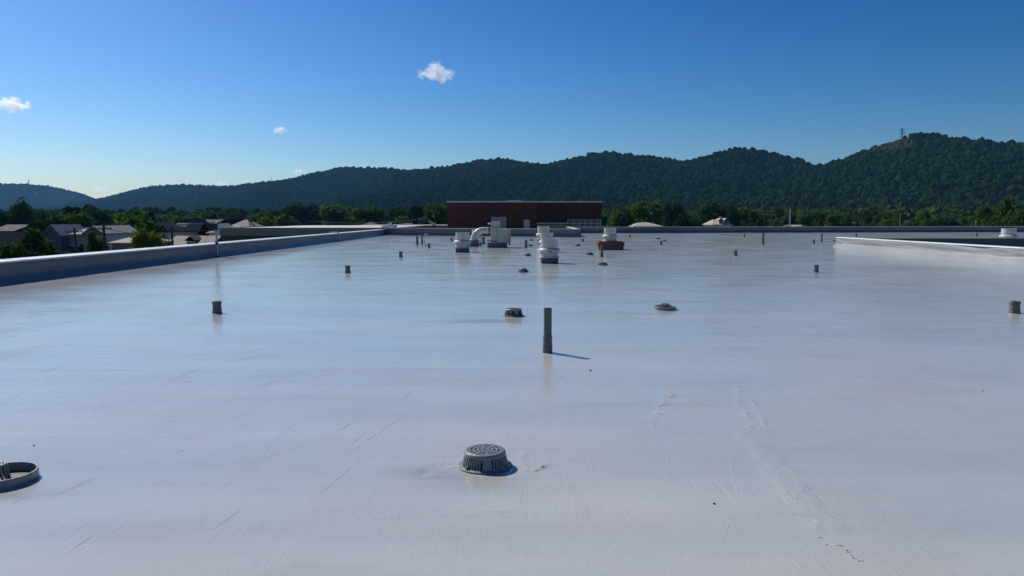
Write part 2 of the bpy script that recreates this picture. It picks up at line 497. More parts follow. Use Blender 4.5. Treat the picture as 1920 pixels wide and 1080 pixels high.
# thin trowel scratches standing proud of the coating
def scratches():
    mb = MB()
    def strip(pts, w, h):
        vs, fs = [], []
        for k, p in enumerate(pts):
            a, b = pts[max(k - 1, 0)], pts[min(k + 1, len(pts) - 1)]
            d = (b - a).normalized(); s = Vector((-d.y, d.x, 0))
            e = math.sin(math.pi * (k + 0.15) / (len(pts) - 0.7))
            z = float(roof_z(np.array([p.x]), np.array([p.y]))[0])
            vs += [(p.x - s.x * w, p.y - s.y * w, z - 0.001), (p.x, p.y, z + h * max(e, 0.05)), (p.x + s.x * w, p.y + s.y * w, z - 0.001)]
            if k:
                o = 3 * k
                fs += [(o - 3, o - 2, o + 1, o), (o - 2, o - 1, o + 2, o + 1)]
        mb.add(vs, fs)
    def poly(pix, w=0.005, h=0.0035):
        P = [ground(*p) for p in pix]
        pts = []
        for a, b in zip(P[:-1], P[1:]):
            for t in np.linspace(0, 1, 7)[:-1]:
                q = a.lerp(b, float(t)); q.x += rng.gauss(0, 0.003); q.y += rng.gauss(0, 0.003)
                pts.append(q)
        pts.append(P[-1]); strip(pts, w, h)
    for pix in ([(1046, 782), (1052, 840), (1072, 950)], [(928, 912), (926, 930), (932, 952)], [(982, 905), (976, 930), (972, 956)],
                [(1100, 832), (1113, 900)], [(105, 932), (200, 886)], [(0, 958), (60, 925)], [(80, 940), (190, 888)], [(570, 952), (690, 850)],
                [(395, 996), (460, 950)], [(500, 838), (560, 790)], [(600, 830), (690, 775)], [(640, 858), (770, 772)], [(470, 730), (560, 700)],
                [(1040, 722), (1062, 696)], [(1210, 706), (1222, 695)], [(1598, 705), (1616, 720)], [(1330, 700), (1328, 718)],
                [(1254, 815), (1252, 900)], [(1362, 828), (1376, 900), (1392, 955)], [(1330, 890), (1392, 955)], [(1290, 880), (1312, 925)],
                [(72, 700), (122, 686)], [(700, 800), (640, 850)], [(880, 960), (1000, 962)], [(120, 1040), (180, 1000)], [(740, 760), (790, 720)],
                [(1150, 735), (1170, 790)], [(1440, 960), (1550, 972)], [(300, 720), (380, 690)]):
        poly(pix)
    for k in range(260):
        x, y = rng.uniform(-6.5, 6.5), rng.uniform(3.3, 13) 
        a = rng.gauss(R(62), 0.16) if rng.random() < 0.55 else rng.gauss(R(112), 0.25)
        l = rng.uniform(0.12, 0.8)
        c = Vector((x, y, 0)); d = Vector((math.cos(a), math.sin(a), 0)); s = Vector((-d.y, d.x, 0)); bend = rng.gauss(0, 0.02)
        pts = [c + d * (l * (t - 0.5)) + s * (bend * (1 - (2 * t - 1) ** 2)) for t in np.linspace(0, 1, 8)]
        strip([Vector((p.x, p.y, 0)) for p in pts], rng.uniform(0.002, 0.005), rng.uniform(0.0010, 0.0026))
    def crumple(pix, n, wide, lmin, lmax, h):
        P = [ground(*p) for p in pix]
        for q in range(n):
            i = rng.randrange(len(P) - 1); c = P[i].lerp(P[i + 1], rng.random())
            c = c + Vector((rng.gauss(0, wide), rng.gauss(0, wide), 0))
            d = (P[i + 1] - P[i]).normalized(); a = math.atan2(d.y, d.x) + rng.gauss(0, 0.55); l = rng.uniform(lmin, lmax)
            strip([c + Vector((math.cos(a + 0.5 * t), math.sin(a + 0.5 * t), 0)) * l * t for t in (-1, -0.4, 0.2, 1)], rng.uniform(0.004, 0.009), rng.uniform(0.4, 1.0) * h)
    crumple([(1262, 738), (1246, 750), (1236, 772), (1222, 802)], 34, 0.022, 0.02, 0.07, 0.008)
    crumple([(1384, 722), (1382, 752), (1400, 776), (1410, 802)], 22, 0.018, 0.02, 0.06, 0.006)
    crumple([(1412, 756), (1430, 784), (1438, 802)], 10, 0.015, 0.02, 0.05, 0.006)
    crumple([(1385, 815), (1450, 895), (1530, 985)], 40, 0.03, 0.03, 0.09, 0.004)
    crumple([(1425, 812), (1490, 890), (1575, 985)], 22, 0.02, 0.03, 0.09, 0.004)
    crumple([(835, 880), (858, 866), (830, 850)], 14, 0.03, 0.02, 0.06, 0.004)
    crumple([(970, 890), (1000, 880), (1036, 868)], 12, 0.02, 0.02, 0.06, 0.0028)
    for off in (-4, 4):
        poly([(1262, 750 + off), (1320, 755 + off), (1384, 757 + off)], 0.006, 0.004); poly([(1405, 760 + off), (1470, 764 + off), (1560, 768 + off)], 0.006, 0.004)
    poly([(1260, 716), (1400, 722), (1560, 728)], 0.006, 0.002)
    poly([(1400, 806), (1480, 812), (1556, 822)], 0.007, 0.003)
    # scuffed boot mark near the lower right corner
    P = [ground(1536 + 80 * t, 1008 + 42 * t + 6 * math.sin(9 * t)) for t in np.linspace(0, 1, 26)]
    for k in range(24):
        p = P[k]; a = rng.uniform(0, 3.1); l = rng.uniform(0.008, 0.02)
        strip([p + Vector((math.cos(a), math.sin(a), 0)) * l * t for t in (-1, -0.3, 0.4, 1)], 0.004, 0.005)
    strip([ground(1580, 1040), ground(1600, 1050), ground(1618, 1053), ground(1614, 1046)], 0.005, 0.006)
    o = mb.build('coating_scratches', M['roof'], roof, smooth='all')
    o['kind'] = 'stuff'
scratches()

# the wing beyond the open court, on the right
mb = MB()
mb.add([(XR, 43.0, -0.004), (110, 43.0, -0.004), (110, 98, -0.004), (XR, 85.4, -0.004)], [(0, 1, 2, 3)])
struct(mb.build('side_wing_roof', M['roof']))

def wrinkled_wall(length, height, nx, nz, cant=0.16, amp=0.012, seed=0.0):
    """inner face of a parapet along +X, facing -Y, with a sloped cant at its foot and loose folds"""
    mb = MB()
    prof = [(-cant, 0.0), (-cant * 0.55, height * 0.13), (-0.02, height * 0.30)] + [(0.0, height * (0.38 + 0.62 * k / nz)) for k in range(nz + 1)]
    xs = np.linspace(0, length, nx)
    for k, x in enumerate(xs):
        for j, (y, z) in enumerate(prof):
            b = 0 if j in (0, len(prof) - 1) else amp
            w = 1.2 - 3.2 * abs(float(fbm(np.array([x * 0.30 + seed]), np.array([z * 6.0 + x * 0.25 + seed]), 3)[0]))
            mb.v.append((x, y - b * w - b * 0.5, z))
    n = len(prof)
    for k in range(nx - 1):
        for j in range(n - 1):
            mb.f.append((k * n + j, (k + 1) * n + j, (k + 1) * n + j + 1, k * n + j + 1))
    return mb

def parapet(label, p0, p1, height, thick, facemat, capmat, amp=0.012, cant=0.16, seed=0.0, joints=8.0, cap_h=0.045, depth=1.2, group=None, outer='brown_brick'):
    """p0 -> p1 with the roof on the right-hand side of the walk (local -Y)"""
    a, b = Vector((*p0, 0)), Vector((*p1, 0))
    L = (b - a).length
    t = thing('parapet', label, 'parapet', a, math.atan2(b.y - a.y, b.x - a.x), group)
    wrinkled_wall(L, height, max(24, int(L * 5)), 9, cant, amp, seed).build('membrane_face', facemat, t, smooth='all')
    MB().box(0, L, 0.06, thick, -depth, height - 0.004).build('wall', M[outer], t)
    k = max(1, round(L / joints))
    for i in range(k):
        x0, x1 = L * i / k + 0.006, L * (i + 1) / k - 0.006
        MB().box(x0, x1, -0.05, thick + 0.05, height, height + cap_h).build('coping', capmat, t, bevel=0.008)
        if i:
            MB().box(x0 - 0.07, x0 + 0.06, -0.055, thick + 0.055, height + cap_h - 0.02, height + cap_h + 0.006).build('coping_joint', capmat, t)
    return t

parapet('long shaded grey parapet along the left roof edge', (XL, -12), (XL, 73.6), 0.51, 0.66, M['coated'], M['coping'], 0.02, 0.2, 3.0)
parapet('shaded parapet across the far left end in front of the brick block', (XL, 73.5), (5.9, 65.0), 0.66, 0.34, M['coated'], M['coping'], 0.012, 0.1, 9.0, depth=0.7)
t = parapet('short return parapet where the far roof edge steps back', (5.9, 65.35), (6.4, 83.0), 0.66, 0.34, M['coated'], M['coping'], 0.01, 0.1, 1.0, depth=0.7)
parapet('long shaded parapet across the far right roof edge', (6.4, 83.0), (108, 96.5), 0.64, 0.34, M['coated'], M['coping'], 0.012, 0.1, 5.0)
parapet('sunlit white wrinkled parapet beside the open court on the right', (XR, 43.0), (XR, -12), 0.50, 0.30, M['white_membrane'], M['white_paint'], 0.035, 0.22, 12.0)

# far rim of the open court: metal edge over brown brick
t = thing('court_rim', 'grey metal roof edge over brown brick across the open court', 'parapet', (XR + 0.3, 43.0, 0))
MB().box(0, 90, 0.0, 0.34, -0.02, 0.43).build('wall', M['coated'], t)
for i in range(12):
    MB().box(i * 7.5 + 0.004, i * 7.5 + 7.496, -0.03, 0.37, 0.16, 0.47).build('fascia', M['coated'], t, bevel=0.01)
for i in range(30):
    MB().box(i * 3.0 + 0.01, i * 3.0 + 2.99, -0.004, 0.3, GZ, -0.021).build('brick_panel', M['brown_brick'], t)

# body of the building below the roof
mb = MB()
mb.box(XL - 0.3, XR + 0.2, -12, 64.9, GZ, -0.03)
b = mb.build('school_building', M['brown_brick'])
tag(b, 'low flat-roofed building under the grey coated roof', 'building')

# lower roof in front of the brick block, the left wing and the brown roof beyond
mb = MB()
mb.box(XL, 108, 86.0 + 0.2, 150, GZ, -0.62)
b = mb.build('lower_wing', M['brown_roof']); tag(b, 'low brown roof around the red brick block', 'building')
t = thing('left_wing', 'long low wing with pale roof edge and tan fascia beyond the left parapet', 'building', (-30.6, 78.0, 0))
MB().box(0.1, 17.5, 0.1, 34, GZ, -0.1).build('wall', M['brown_brick'], t)
MB().box(0.05, 17.5, 0.05, 34, 0.50, 0.60).build('roof', M['pale_roof'], t)
for i in range(7):
    MB().box(i * 2.5 + 0.01, i * 2.5 + 2.49, -0.02, 0.3, -0.16, 0.50).build('fascia_panel', M['tan_stone'], t)
MB().box(-0.05, 17.5, -0.06, 0.36, 0.601, 0.67).build('coping', M['pale_roof'], t)
MB().box(-0.02, 0.25, 0.31, 34, -0.16, 0.499).build('end_fascia', M['tan_stone'], t)
t = thing('brown_roof_wing', 'flat brown roof just left of the red brick block', 'building', (-26, 118, 0))
MB().box(0, 16, 0, 22, GZ, 0.30).build('wall', M['brown_brick'], t)
MB().box(-0.1, 16.05, -0.1, 22.1, 0.302, 0.52).build('roof_edge', M['brown_roof'], t)

# ------------------------------------------------------------------ red brick block
def brick_block():
    d = 112.0
    x0, xm, x1 = at(839, 400, d).x, at(1007, 400, d).x, at(1128, 400, d).x
    zt = at(900, 379.5, d).z
    t = thing('brick_block', 'windowed red brick block with flat roof in the centre background', 'building', (x0, d, 0))
    X = lambda px: at(px, 400, d).x - x0
    Z = lambda py: at(960, py, d).z
    zb = -0.62
    for a, b in ((839, 854.3), (854.7, 951.8), (952.3, 1006.8)):
        MB().box(X(a), X(b), 0, 0.3, zb, zt).build('brick_panel', M['red_brick'], t)
    MB().box(0.02, X(1127.5), 0.62, 20, GZ, zt - 0.02).build('core', M['dark_brick'], t)
    for a, b in ((1007, 1060.3), (1060.8, 1128)):
        MB().box(X(a), X(b), 0.3, 0.6, Z(417.5) if a < 1030 else Z(411.5), zt).build('brick_panel', M['dark_brick'], t)
    MB().box(X(1007), X(1065), 0.3, 0.6, zb, Z(427.5)).build('brick_panel', M['dark_brick'], t)
    MB().box(-0.1, X(1007) + 0.05, -0.08, 20.1, zt + 0.002, zt + 0.20).build('coping', M['white_paint'], t)
    MB().box(X(1007) + 0.052, X(1128) + 0.1, 0.2, 20.1, zt + 0.002, zt + 0.18).build('coping', M['white_paint'], t)
    MB().box(X(952), X(978), -0.02, 3, zt + 0.202, zt + 0.33).build('roof_hatch', M['coping'], t)
    # louvre
    lv = MB().box(X(921), X(949), -0.05, -0.002, zb, Z(408)).build('louvre', M['louvre'], t)
    for a in (921, 934.6, 948.2):
        MB().box(X(a), X(a) + 0.06, -0.08, -0.052, zb, Z(408)).build('mullion', M['frame_pale'], lv)
    MB().box(X(921) + 0.062, X(948) , -0.075, -0.052, Z(422.5), Z(422)).build('mullion', M['frame_pale'], lv)
    MB().box(X(921), X(949), -0.085, -0.052, Z(408) + 0.001, Z(408) + 0.07).build('head_frame', M['frame_pale'], lv)
    dr = MB().box(X(982), X(993.3), -0.05, -0.002, zb, Z(412)).build('door', M['door_tan'], t)
    MB().box(X(982) + 0.08, X(982) + 0.14, -0.1, -0.052, 0.42, 0.47).build('handle', M['galv'], dr)
    # beige bands with two small windows
    for k, (a, b) in enumerate(((417.6, 420.2), (422.2, 424.0), (425.6, 427.4))):
        MB().box(X(1007), X(1064.6), 0.28, 0.6, Z(b), Z(a)).build('beige_band', M['band_beige'], t)
    MB().box(X(1007), X(1064.6), 0.36, 0.6, Z(427.4), Z(417.6)).build('band_recess', M['dark_brick'], t)
    for a in (1021.5, 1043.5):
        w = MB().box(X(a), X(a + 7), 0.22, 0.34, Z(424.6), Z(418.0)).build('window', M['frame_pale'], t)
        MB().box(X(a) + 0.09, X(a + 7) - 0.09, 0.20, 0.218, Z(424.6) + 0.09, Z(418.0) - 0.09).build('pane', M['pane'], w)
    # glazed grid
    gx0, gx1, gz0, gz1 = X(1064.8), X(1127.2), Z(428), Z(411.6)
    w = MB().box(gx0, gx1, 0.42, 0.6, gz0, gz1).build('window_wall', M['frame_pale'], t)
    cols = [gx0 + (gx1 - gx0) * q for q in (0.0, 0.185, 0.36, 0.535, 0.715, 0.905, 1.0)]
    mid = (gz0 + gz1) * 0.5 + 0.06
    for i in range(6):
        for (a, b) in ((gz0, mid), (mid, gz1)):
            MB().box(cols[i] + 0.05, cols[i + 1] - 0.05, 0.395, 0.418, a + 0.06, b - 0.06).build('pane', M['glass_green'], w)
    for q in cols:
        MB().box(q - 0.045, q + 0.045, 0.36, 0.394, gz0, gz1).build('mullion', M['frame_pale'], w)
    MB().box(gx0 - 0.05, gx1 + 0.05, 0.35, 0.392, gz1 - 0.02, gz1 + 0.1).build('head_frame', M['frame_pale'], w)
    MB().box(gx0, gx1, 0.352, 0.392, mid - 0.04, mid + 0.04).build('transom', M['frame_pale'], w)
brick_block()

# ------------------------------------------------------------------ roof drains
def arc_plate(mb, r0, r1, a0, a1, z0, z1, n=10):
    vs, fs = [], []
    for i in range(n + 1):
        a = a0 + (a1 - a0) * i / n
        c, s = math.cos(a), math.sin(a)
        vs += [(r0 * c, r0 * s, z0), (r1 * c, r1 * s, z0), (r1 * c, r1 * s, z1), (r0 * c, r0 * s, z1)]
        if i:
            o = 4 * i
            for p, q in ((0, 1), (1, 2), (2, 3), (3, 0)):
                fs.append((o - 4 + p, o - 4 + q, o + q, o + p))
    fs += [(0, 1, 2, 3)[::-1], tuple(4 * n + k for k in range(4))]
    mb.add(vs, fs)

def drain_dome(t, rb, rt, h, rings, nbar, panels, bw, z0=0.0):
    """slotted dome strainer: top grate of broken rings, upright bars, solid side panels, foot ring"""
    MB().lathe([(rb * 1.10, z0 + 0.001), (rb * 1.12, z0 + 0.010), (rb * 1.02, z0 + 0.016), (rb * 0.93, z0 + 0.014), (rb * 0.92, z0 + 0.001)], 48).build('foot_ring', M['iron'], t, smooth=True)
    MB().lathe([(0.001, z0 + 0.003), (rb * 0.9, z0 + 0.003)], 32).build('sump', M['sump'], t)
    zt = z0 + h
    prof = [(rt * 1.045, zt - h * 0.24), (rt * 1.04, zt - h * 0.12), (rt * 1.0, zt - h * 0.04), (rt * 0.94, zt), (rt * 0.90, zt), (rt * 0.90, zt - 0.010), (rt * 0.99, zt - h * 0.24), (rt * 1.045, zt - h * 0.24)]
    MB().lathe(prof, 56).build('shoulder', M['iron'], t, smooth=True)
    g = MB()
    for k in range(rings):
        r1 = rt * (0.86 - 0.86 * k / rings); r0 = r1 - rt * 0.86 / rings * 0.50
        arc_plate(g, max(r0, 0.001), r1, 0, 2 * math.pi, zt - 0.010, zt - 0.001 + 0.004 * (1 - r1 / rt), 40)
    for k in range(8):
        a = k * math.pi / 4 + 0.2
        c, s = math.cos(a), math.sin(a)
        m = Matrix.Translation((0, 0, zt)) @ Matrix.Rotation(a, 4, 'Z')
        g.box(rt * 0.05, rt * 0.92, -rt * 0.04, rt * 0.04, -0.012, 0.0005, m)
    g.build('top_grate', M['iron'], t)
    zs0, zs1 = z0 + 0.012, zt - h * 0.20
    def side(a0, a1, name):
        q = MB(); n = max(1, int((a1 - a0) / 0.12)); vs, fs = [], []
        for i in range(n + 1):
            a = a0 + (a1 - a0) * i / n
            c, s = math.cos(a), math.sin(a)
            for r, z in ((rb * 0.97, zs0), (rb * 0.97 - 0.008, zs0), (rt * 1.0 - 0.004, zs1), (rt * 1.03, zs1)):
                vs.append((r * c, r * s, z))
            if i:
                o = 4 * i
                for p, w in ((0, 1), (1, 2), (2, 3), (3, 0)): fs.append((o - 4 + p, o - 4 + w, o + w, o + p))
        fs += [(3, 2, 1, 0), tuple(4 * n + k for k in range(4))]
        q.add(vs, fs); q.build(name, M['iron'], t)
    sec = 2 * math.pi / panels
    for p in range(panels):
        c = -math.pi / 2 + 0.13 + p * sec
        pw = 0.20
        side(c - pw, c + pw, 'side_panel')
        for k in range(nbar):
            a = c + pw + (sec - 2 * pw) * (k + 1) / (nbar + 1)
            side(a - bw, a + bw, 'bar')
    return t

p = ground(908, 887)
t = thing('roof_drain', 'large grey slotted dome drain in the foreground', 'drain', (p.x, p.y + 0.14, 0.0))
drain_dome(t, 0.156, 0.130, 0.108, 4, 8, 4, 0.026)
for k in range(4):
    a = k * math.pi / 2 + 0.8
    MB().lathe([(0.0001, 0.034), (0.008, 0.033), (0.011, 0.027), (0.011, 0.012)], 8, (0.158 * math.cos(a), 0.158 * math.sin(a), 0)).build('bolt', M['iron'], t, smooth=True)

p = ground(963, 594)
t = thing('roof_drain', 'dark slotted dome drain behind the tall foreground pipe', 'drain', (p.x, p.y + 0.13, 0.0))
drain_dome(t, 0.155, 0.128, 0.12, 5, 5, 4, 0.06)
for c_ in t.children:
    if c_.name.startswith(('bar', 'side_panel', 'top_grate')):
        c_.data.materials[0] = M['pipe_dark']

def ring_drain(label, p, off, r=0.196, h=0.058, dome=(0.084, 0.070, 0.075)):
    t = thing('ringed_drain', label, 'drain', (p.x, p.y, 0.0))
    MB().lathe([(r, -0.01), (r, h - 0.003), (r - 0.003, h), (r - 0.011, h), (r - 0.013, h - 0.004), (r - 0.013, -0.01)], 64).build('gravel_ring', M['iron'], t, smooth=True)
    MB().lathe([(0.001, 0.004), (r - 0.012, 0.004)], 40).build('sump_plate', M['sump'], t)
    rb, rt, hh = dome
    mats = M['iron']
    zt = hh + 0.03
    g = MB()
    for k in range(4):
        r1 = rt * (1.0 - k / 4); arc_plate(g, max(r1 - rt * 0.14, 0.001), r1, 0, 2 * math.pi, zt - 0.008, zt, 28)
    for k in range(6):
        g.box(0.01, rt * 0.95, -0.006, 0.006, -0.010, -0.001, Matrix.Translation((0, 0, zt)) @ Matrix.Rotation(k * math.pi / 3, 4, 'Z'))
    o = g.build('top_grate', mats, t); o.location = (off, 0, 0)
    for k in range(18):
        a = 2 * math.pi * k / 18
        b = MB(); s, c = math.sin(a), math.cos(a)
        b.tube([(rb * c, rb * s, 0.005), (rt * 1.0 * c, rt * 1.0 * s, zt - 0.005)], 0.007, 6)
        o = b.build('bar', mats, t); o.location = (off, 0, 0)
    return t
ring_drain('low ringed drain cut off by the left edge in the foreground', ground(3, 902), -0.05)
ring_drain('low grey ringed drain standing alone right of the tall foreground pipe', ground(1247, 580), 0.0)

def small_drain(label, px, py, w, h, ring=False):
    p = ground(px, py)
    s = p.y / FPX
    r, hh = w * s / 2, h * s
    t = thing('roof_drain', label, 'drain', (p.x, p.y + r, 0))
    MB().lathe([(r, 0.0), (r, hh * 0.28), (r * 0.9, hh * 0.36), (r * 0.75, hh * 0.36)], 28).build('foot_ring', M['pipe_dark'], t, smooth=True)
    d = MB().lathe([(r * 0.74, hh * 0.30), (r * 0.66, hh * 0.8), (r * 0.5, hh * 0.97), (r * 0.15, hh)], 24, cap1=True).build('dome', M['pipe_dark'], t, smooth=True)
    for k in range(12):
        a = k * math.pi / 6
        MB().tube([(r * 0.77 * math.cos(a), r * 0.77 * math.sin(a), hh * 0.3), (r * 0.69 * math.cos(a), r * 0.69 * math.sin(a), hh * 0.82)], r * 0.045, 5).build('rib', M['iron'], d)
for args in (('dark dome drain in the painted reflection strip left of the front white fan', 981.5, 511, 20, 7.5),
             ('small dark drain between the cream unit and the front white fan', 989.5, 480, 13, 5),
             ('low drain right beside the short pipe near the cream unit', 994.5, 461.5, 10, 3.2),
             ('faint grey drain near the step in the far parapet', 996, 451, 9, 2.6),
             ('flat drain midway between the fan row and the rusty curb', 1084, 461.5, 11, 3.8),
             ('flat dark drain just left of the thin pipe before the rusty curb', 1106.5, 478, 15, 4.6),
             ('flat dark drain at the foot of the thin pipe before the rusty curb', 1131.5, 497.5, 20, 5.4),
             ('small drain far right of the rusty curb, left of its pair', 1234.5, 448.5, 9, 2.6),
             ('small drain far right of the rusty curb, nearer one of the pair', 1246.5, 452.5, 8, 2.6),
             ('small drain tucked against the end of the white parapet', 1567, 452.5, 9, 2.4)):
    small_drain(*args)

# ------------------------------------------------------------------ vent stubs and pipes
def stub(label, px, py, w, h, lean=0.0):
    p = ground(px, py)
    s = p.y / FPX
    r, hh = w * s / 2, h * s
    t = thing('vent_stub', label, 'vent pipe', (p.x, p.y + r, 0))
    t.rotation_euler = (0, lean, rng.uniform(0, 6))
    n = 24
    q = MB(); prof = [(r * 1.12, -0.01), (r * 1.06, hh * 0.06), (r * 0.97, hh * 0.3), (r * 0.90, hh * 0.8)]
    q.lathe(prof, n)
    q.v = [(x * (1 + 0.035 * math.sin(5 * math.atan2(y, x) + 30 * z)), y * (1 + 0.035 * math.cos(7 * math.atan2(y, x))), z) for x, y, z in q.v]
    q.build('boot', M['pipe'], t, smooth='all')
    MB().lathe([(r * 0.86, hh * 0.78), (r * 1.03, hh * 0.79), (r * 1.05, hh * 0.90), (r * 0.97, hh * 0.985), (r * 0.72, hh), (r * 0.66, hh * 0.95), (r * 0.64, hh * 0.80)], n).build('cap', M['pipe'], t, smooth=True)
    MB().lathe([(0.0005, hh * 0.90), (r * 0.66, hh * 0.90)], n).build('opening', M['sump'], t)
for args in (('short capped vent stub alone on the left half of the roof, nearest of all', 404, 588, 17, 23),
             ('short capped vent stub between the left parapet and the white fans', 651, 512, 10, 14),
             ('short vent stub in front of the group of thin pipes at left', 751, 482.5, 7, 11),
             ('little vent stub at the foot of the hooked thin pipe', 804, 464.5, 5, 8),
             ('tiny vent stub left behind the white fan with square curb', 846.5, 451.5, 4, 6),
             ('tiny vent stub left of the rusty curb, behind a flat drain', 1093, 453.5, 4, 6),
             ('tiny dark vent stub right behind the fan on the rusty curb', 1181.5, 445.5, 3, 5.5),
             ('small vent stub next to the pair of drains right of the rusty curb', 1240, 459.5, 5, 7.5),
             ('small stub left of the tall far pipe near the back parapet', 1396, 444.5, 3.4, 6),
             ('short vent stub in the middle right, nearer than the tall far pipe', 1380, 479.5, 7, 10),
             ('short stub left of the thin pipe by the white parapet end', 1526.5, 456.5, 5, 7),
             ('tiny stub showing above the end of the white parapet', 1606, 443.5, 4, 6),
             ('tiny stub on the side wing beyond the white parapet', 1832, 443.5, 4, 6.5),
             ('capped vent stub on the right below the white parapet end', 1532, 511, 9, 14),
             ('large capped vent stub at the right edge of the picture', 1908, 588, 19, 23)):
    stub(*args)

def pipe(label, px, py, w, h, boot=0.42, mk='pipe'):
    p = ground(px, py)
    s = p.y / FPX
    r, hh = w * s / 2, h * s
    t = thing('vent_pipe', label, 'vent pipe', (p.x, p.y + r, 0))
    n = 28
    q = MB(); zs = np.linspace(0, hh * boot, 12)
    q.lathe([(r * (1.24 - 0.14 * k / 11), float(z)) for k, z in enumerate(zs)] + [(r * 0.98, hh * boot + 0.002)], n)
    q.v = [(x * (1 + 0.07 * float(fbm(np.array([math.atan2(y, x) * 2.5 + px]), np.array([z * 26]))[0])), y * (1 + 0.07 * float(fbm(np.array([math.atan2(y, x) * 2.5 + px]), np.array([z * 26]))[0])), z) for x, y, z in q.v]
    q.build('boot', M[mk], t, smooth='all')
    MB().lathe([(r, hh * boot * 0.9), (r, hh), (r * 0.86, hh), (r * 0.86, hh * 0.8)], n).build('tube', M[mk], t, smooth=True)
    MB().lathe([(0.0005, hh * 0.82), (r * 0.87, hh * 0.82)], n).build('opening', M['sump'], t)
    if h > 40:
        MB().lathe([(r * 1.13, hh * boot - 0.012), (r * 1.16, hh * boot - 0.006), (r * 1.16, hh * boot + 0.003), (r * 1.02, hh * boot + 0.006)], n).build('clamp', M[mk], t, smooth=True)
    return t
for args in (('tall grey vent pipe standing alone in the foreground centre', 1027, 662, 15.5, 85, 0.37),
             ('thicker upright pipe left in the group of thin pipes', 782, 458.5, 4.6, 16, 0.3),
             ('slimmer upright pipe between the thicker one and the hooked pipe', 791.3, 457, 3.6, 16, 0.3),
             ('short upright pipe between the cream unit and the fan row', 986.5, 464.5, 4.6, 15, 0.3),
             ('thin leaning-looking pipe in front of the rusty curb', 1128.5, 482, 5.2, 22, 0.4),
             ('tall thin pipe far right near the back parapet', 1431, 458.5, 4.6, 21.5, 0.35),
             ('thin pipe just left of the white parapet end', 1541, 453.5, 3.4, 15.5, 0.3)):
    pipe(*args)
p = ground(797, 462)
s = p.y / FPX
t = thing('hooked_pipe', 'very thin pipe with bent-over top at left of the white fans', 'vent pipe', (p.x, p.y, 0))
MB().tube([(0, 0, 0), (0, 0, 23 * s)], 0.022, 8).build('riser', M['galv'], t, smooth=True)
MB().tube([(0, 0, 22.6 * s), (0.03, 0, 23.4 * s), (5.2 * s, 0, 23.4 * s), (5.6 * s, 0, 22.6 * s), (5.6 * s, 0, 21 * s)], 0.022, 8).build('hook', M['galv'], t, smooth=True)
MB().lathe([(0.07, 0), (0.06, 0.03), (0.025, 0.06)], 14).build('flashing', M['pipe'], t, smooth=True)

# ------------------------------------------------------------------ exhaust fans
def make_fan(curb_mat='curb'):
    t = thing('exhaust_fan', '', 'exhaust fan')
    MB().box(-0.305, 0.305, -0.305, 0.305, 0.0, 0.20).build('curb', M[curb_mat], t, bevel=0.015)
    MB().box(-0.335, 0.335, -0.335, 0.335, 0.201, 0.235).build('curb_cap', M['fan_white'], t, bevel=0.008)
    MB().lathe([(0.31, 0.235), (0.325, 0.25), (0.325, 0.36), (0.30, 0.40)], 40).build('base_drum', M['fan_white'], t, smooth=True)
    MB().lathe([(0.30, 0.392), (0.375, 0.398), (0.392, 0.42), (0.392, 0.48), (0.372, 0.515), (0.33, 0.535), (0.29, 0.54)], 48).build('drip_band', M['fan_white'], t, smooth=True)
    MB().lathe([(0.300, 0.545), (0.305, 0.56), (0.308, 0.86), (0.318, 0.868), (0.318, 0.882), (0.300, 0.885), (0.296, 0.86), (0.29, 0.56)], 48).build('wind_band', M['fan_white'], t, smooth=True)
    MB().lathe([(0.296, 0.835), (0.15, 0.845), (0.001, 0.848)], 32).build('damper', M['fan_white'], t, smooth=True)
    MB().box(-0.011, 0.011, -0.326, -0.306, 0.57, 0.85).build('seam_strip', M['fan_white'], t)
    for k in range(6):
        a = k * math.pi / 3 + 0.3
        MB().tube([(0.30 * math.cos(a), 0.30 * math.sin(a), 0.36), (0.36 * math.cos(a), 0.36 * math.sin(a), 0.42)], 0.012, 6).build('strut', M['galv'], t)
    MB().box(-0.06, 0.06, -0.400, -0.391, 0.41, 0.44).build('latch', M['pipe_dark'], t)
    return t
fan = make_fan()
FG = 'white rooftop exhaust fans'
def place_fan(o, label, px, py, k=1.0, rz=0.0, z=0.0):
    p = ground(px, py)
    o.location = (p.x, p.y + 0.305 * k, z)
    o.scale = (k, k, k); o.rotation_euler = (0, 0, rz)
    o['label'], o['group'] = label, FG
place_fan(fan, 'nearest white round exhaust fan, front of the row of three', 1030.5, 494, 1.0, 0.03)
for args in (('middle white exhaust fan of the row of three', 1025.5, 473, 1.03, 0.0),
             ('rearmost white exhaust fan of the row of three', 1019.5, 457, 1.24, -0.05),
             ('white exhaust fan on dark square curb left of the elbow duct', 866.5, 473.5, 1.06, 0.05),
             ('white exhaust fan half hidden behind the elbow duct', 893.5, 456.5, 1.0, 0.0)):
    place_fan(copy_tree(fan), *args)
c = copy_tree(fan)
p = at(1891, 444, 46.5)
c.location, c.scale, c.rotation_euler = (p.x, p.y, 0), (1.32, 1.32, 1.12), (0, 0, 0.1)
c['label'], c['group'] = 'white exhaust fan on the side wing at the right edge', FG
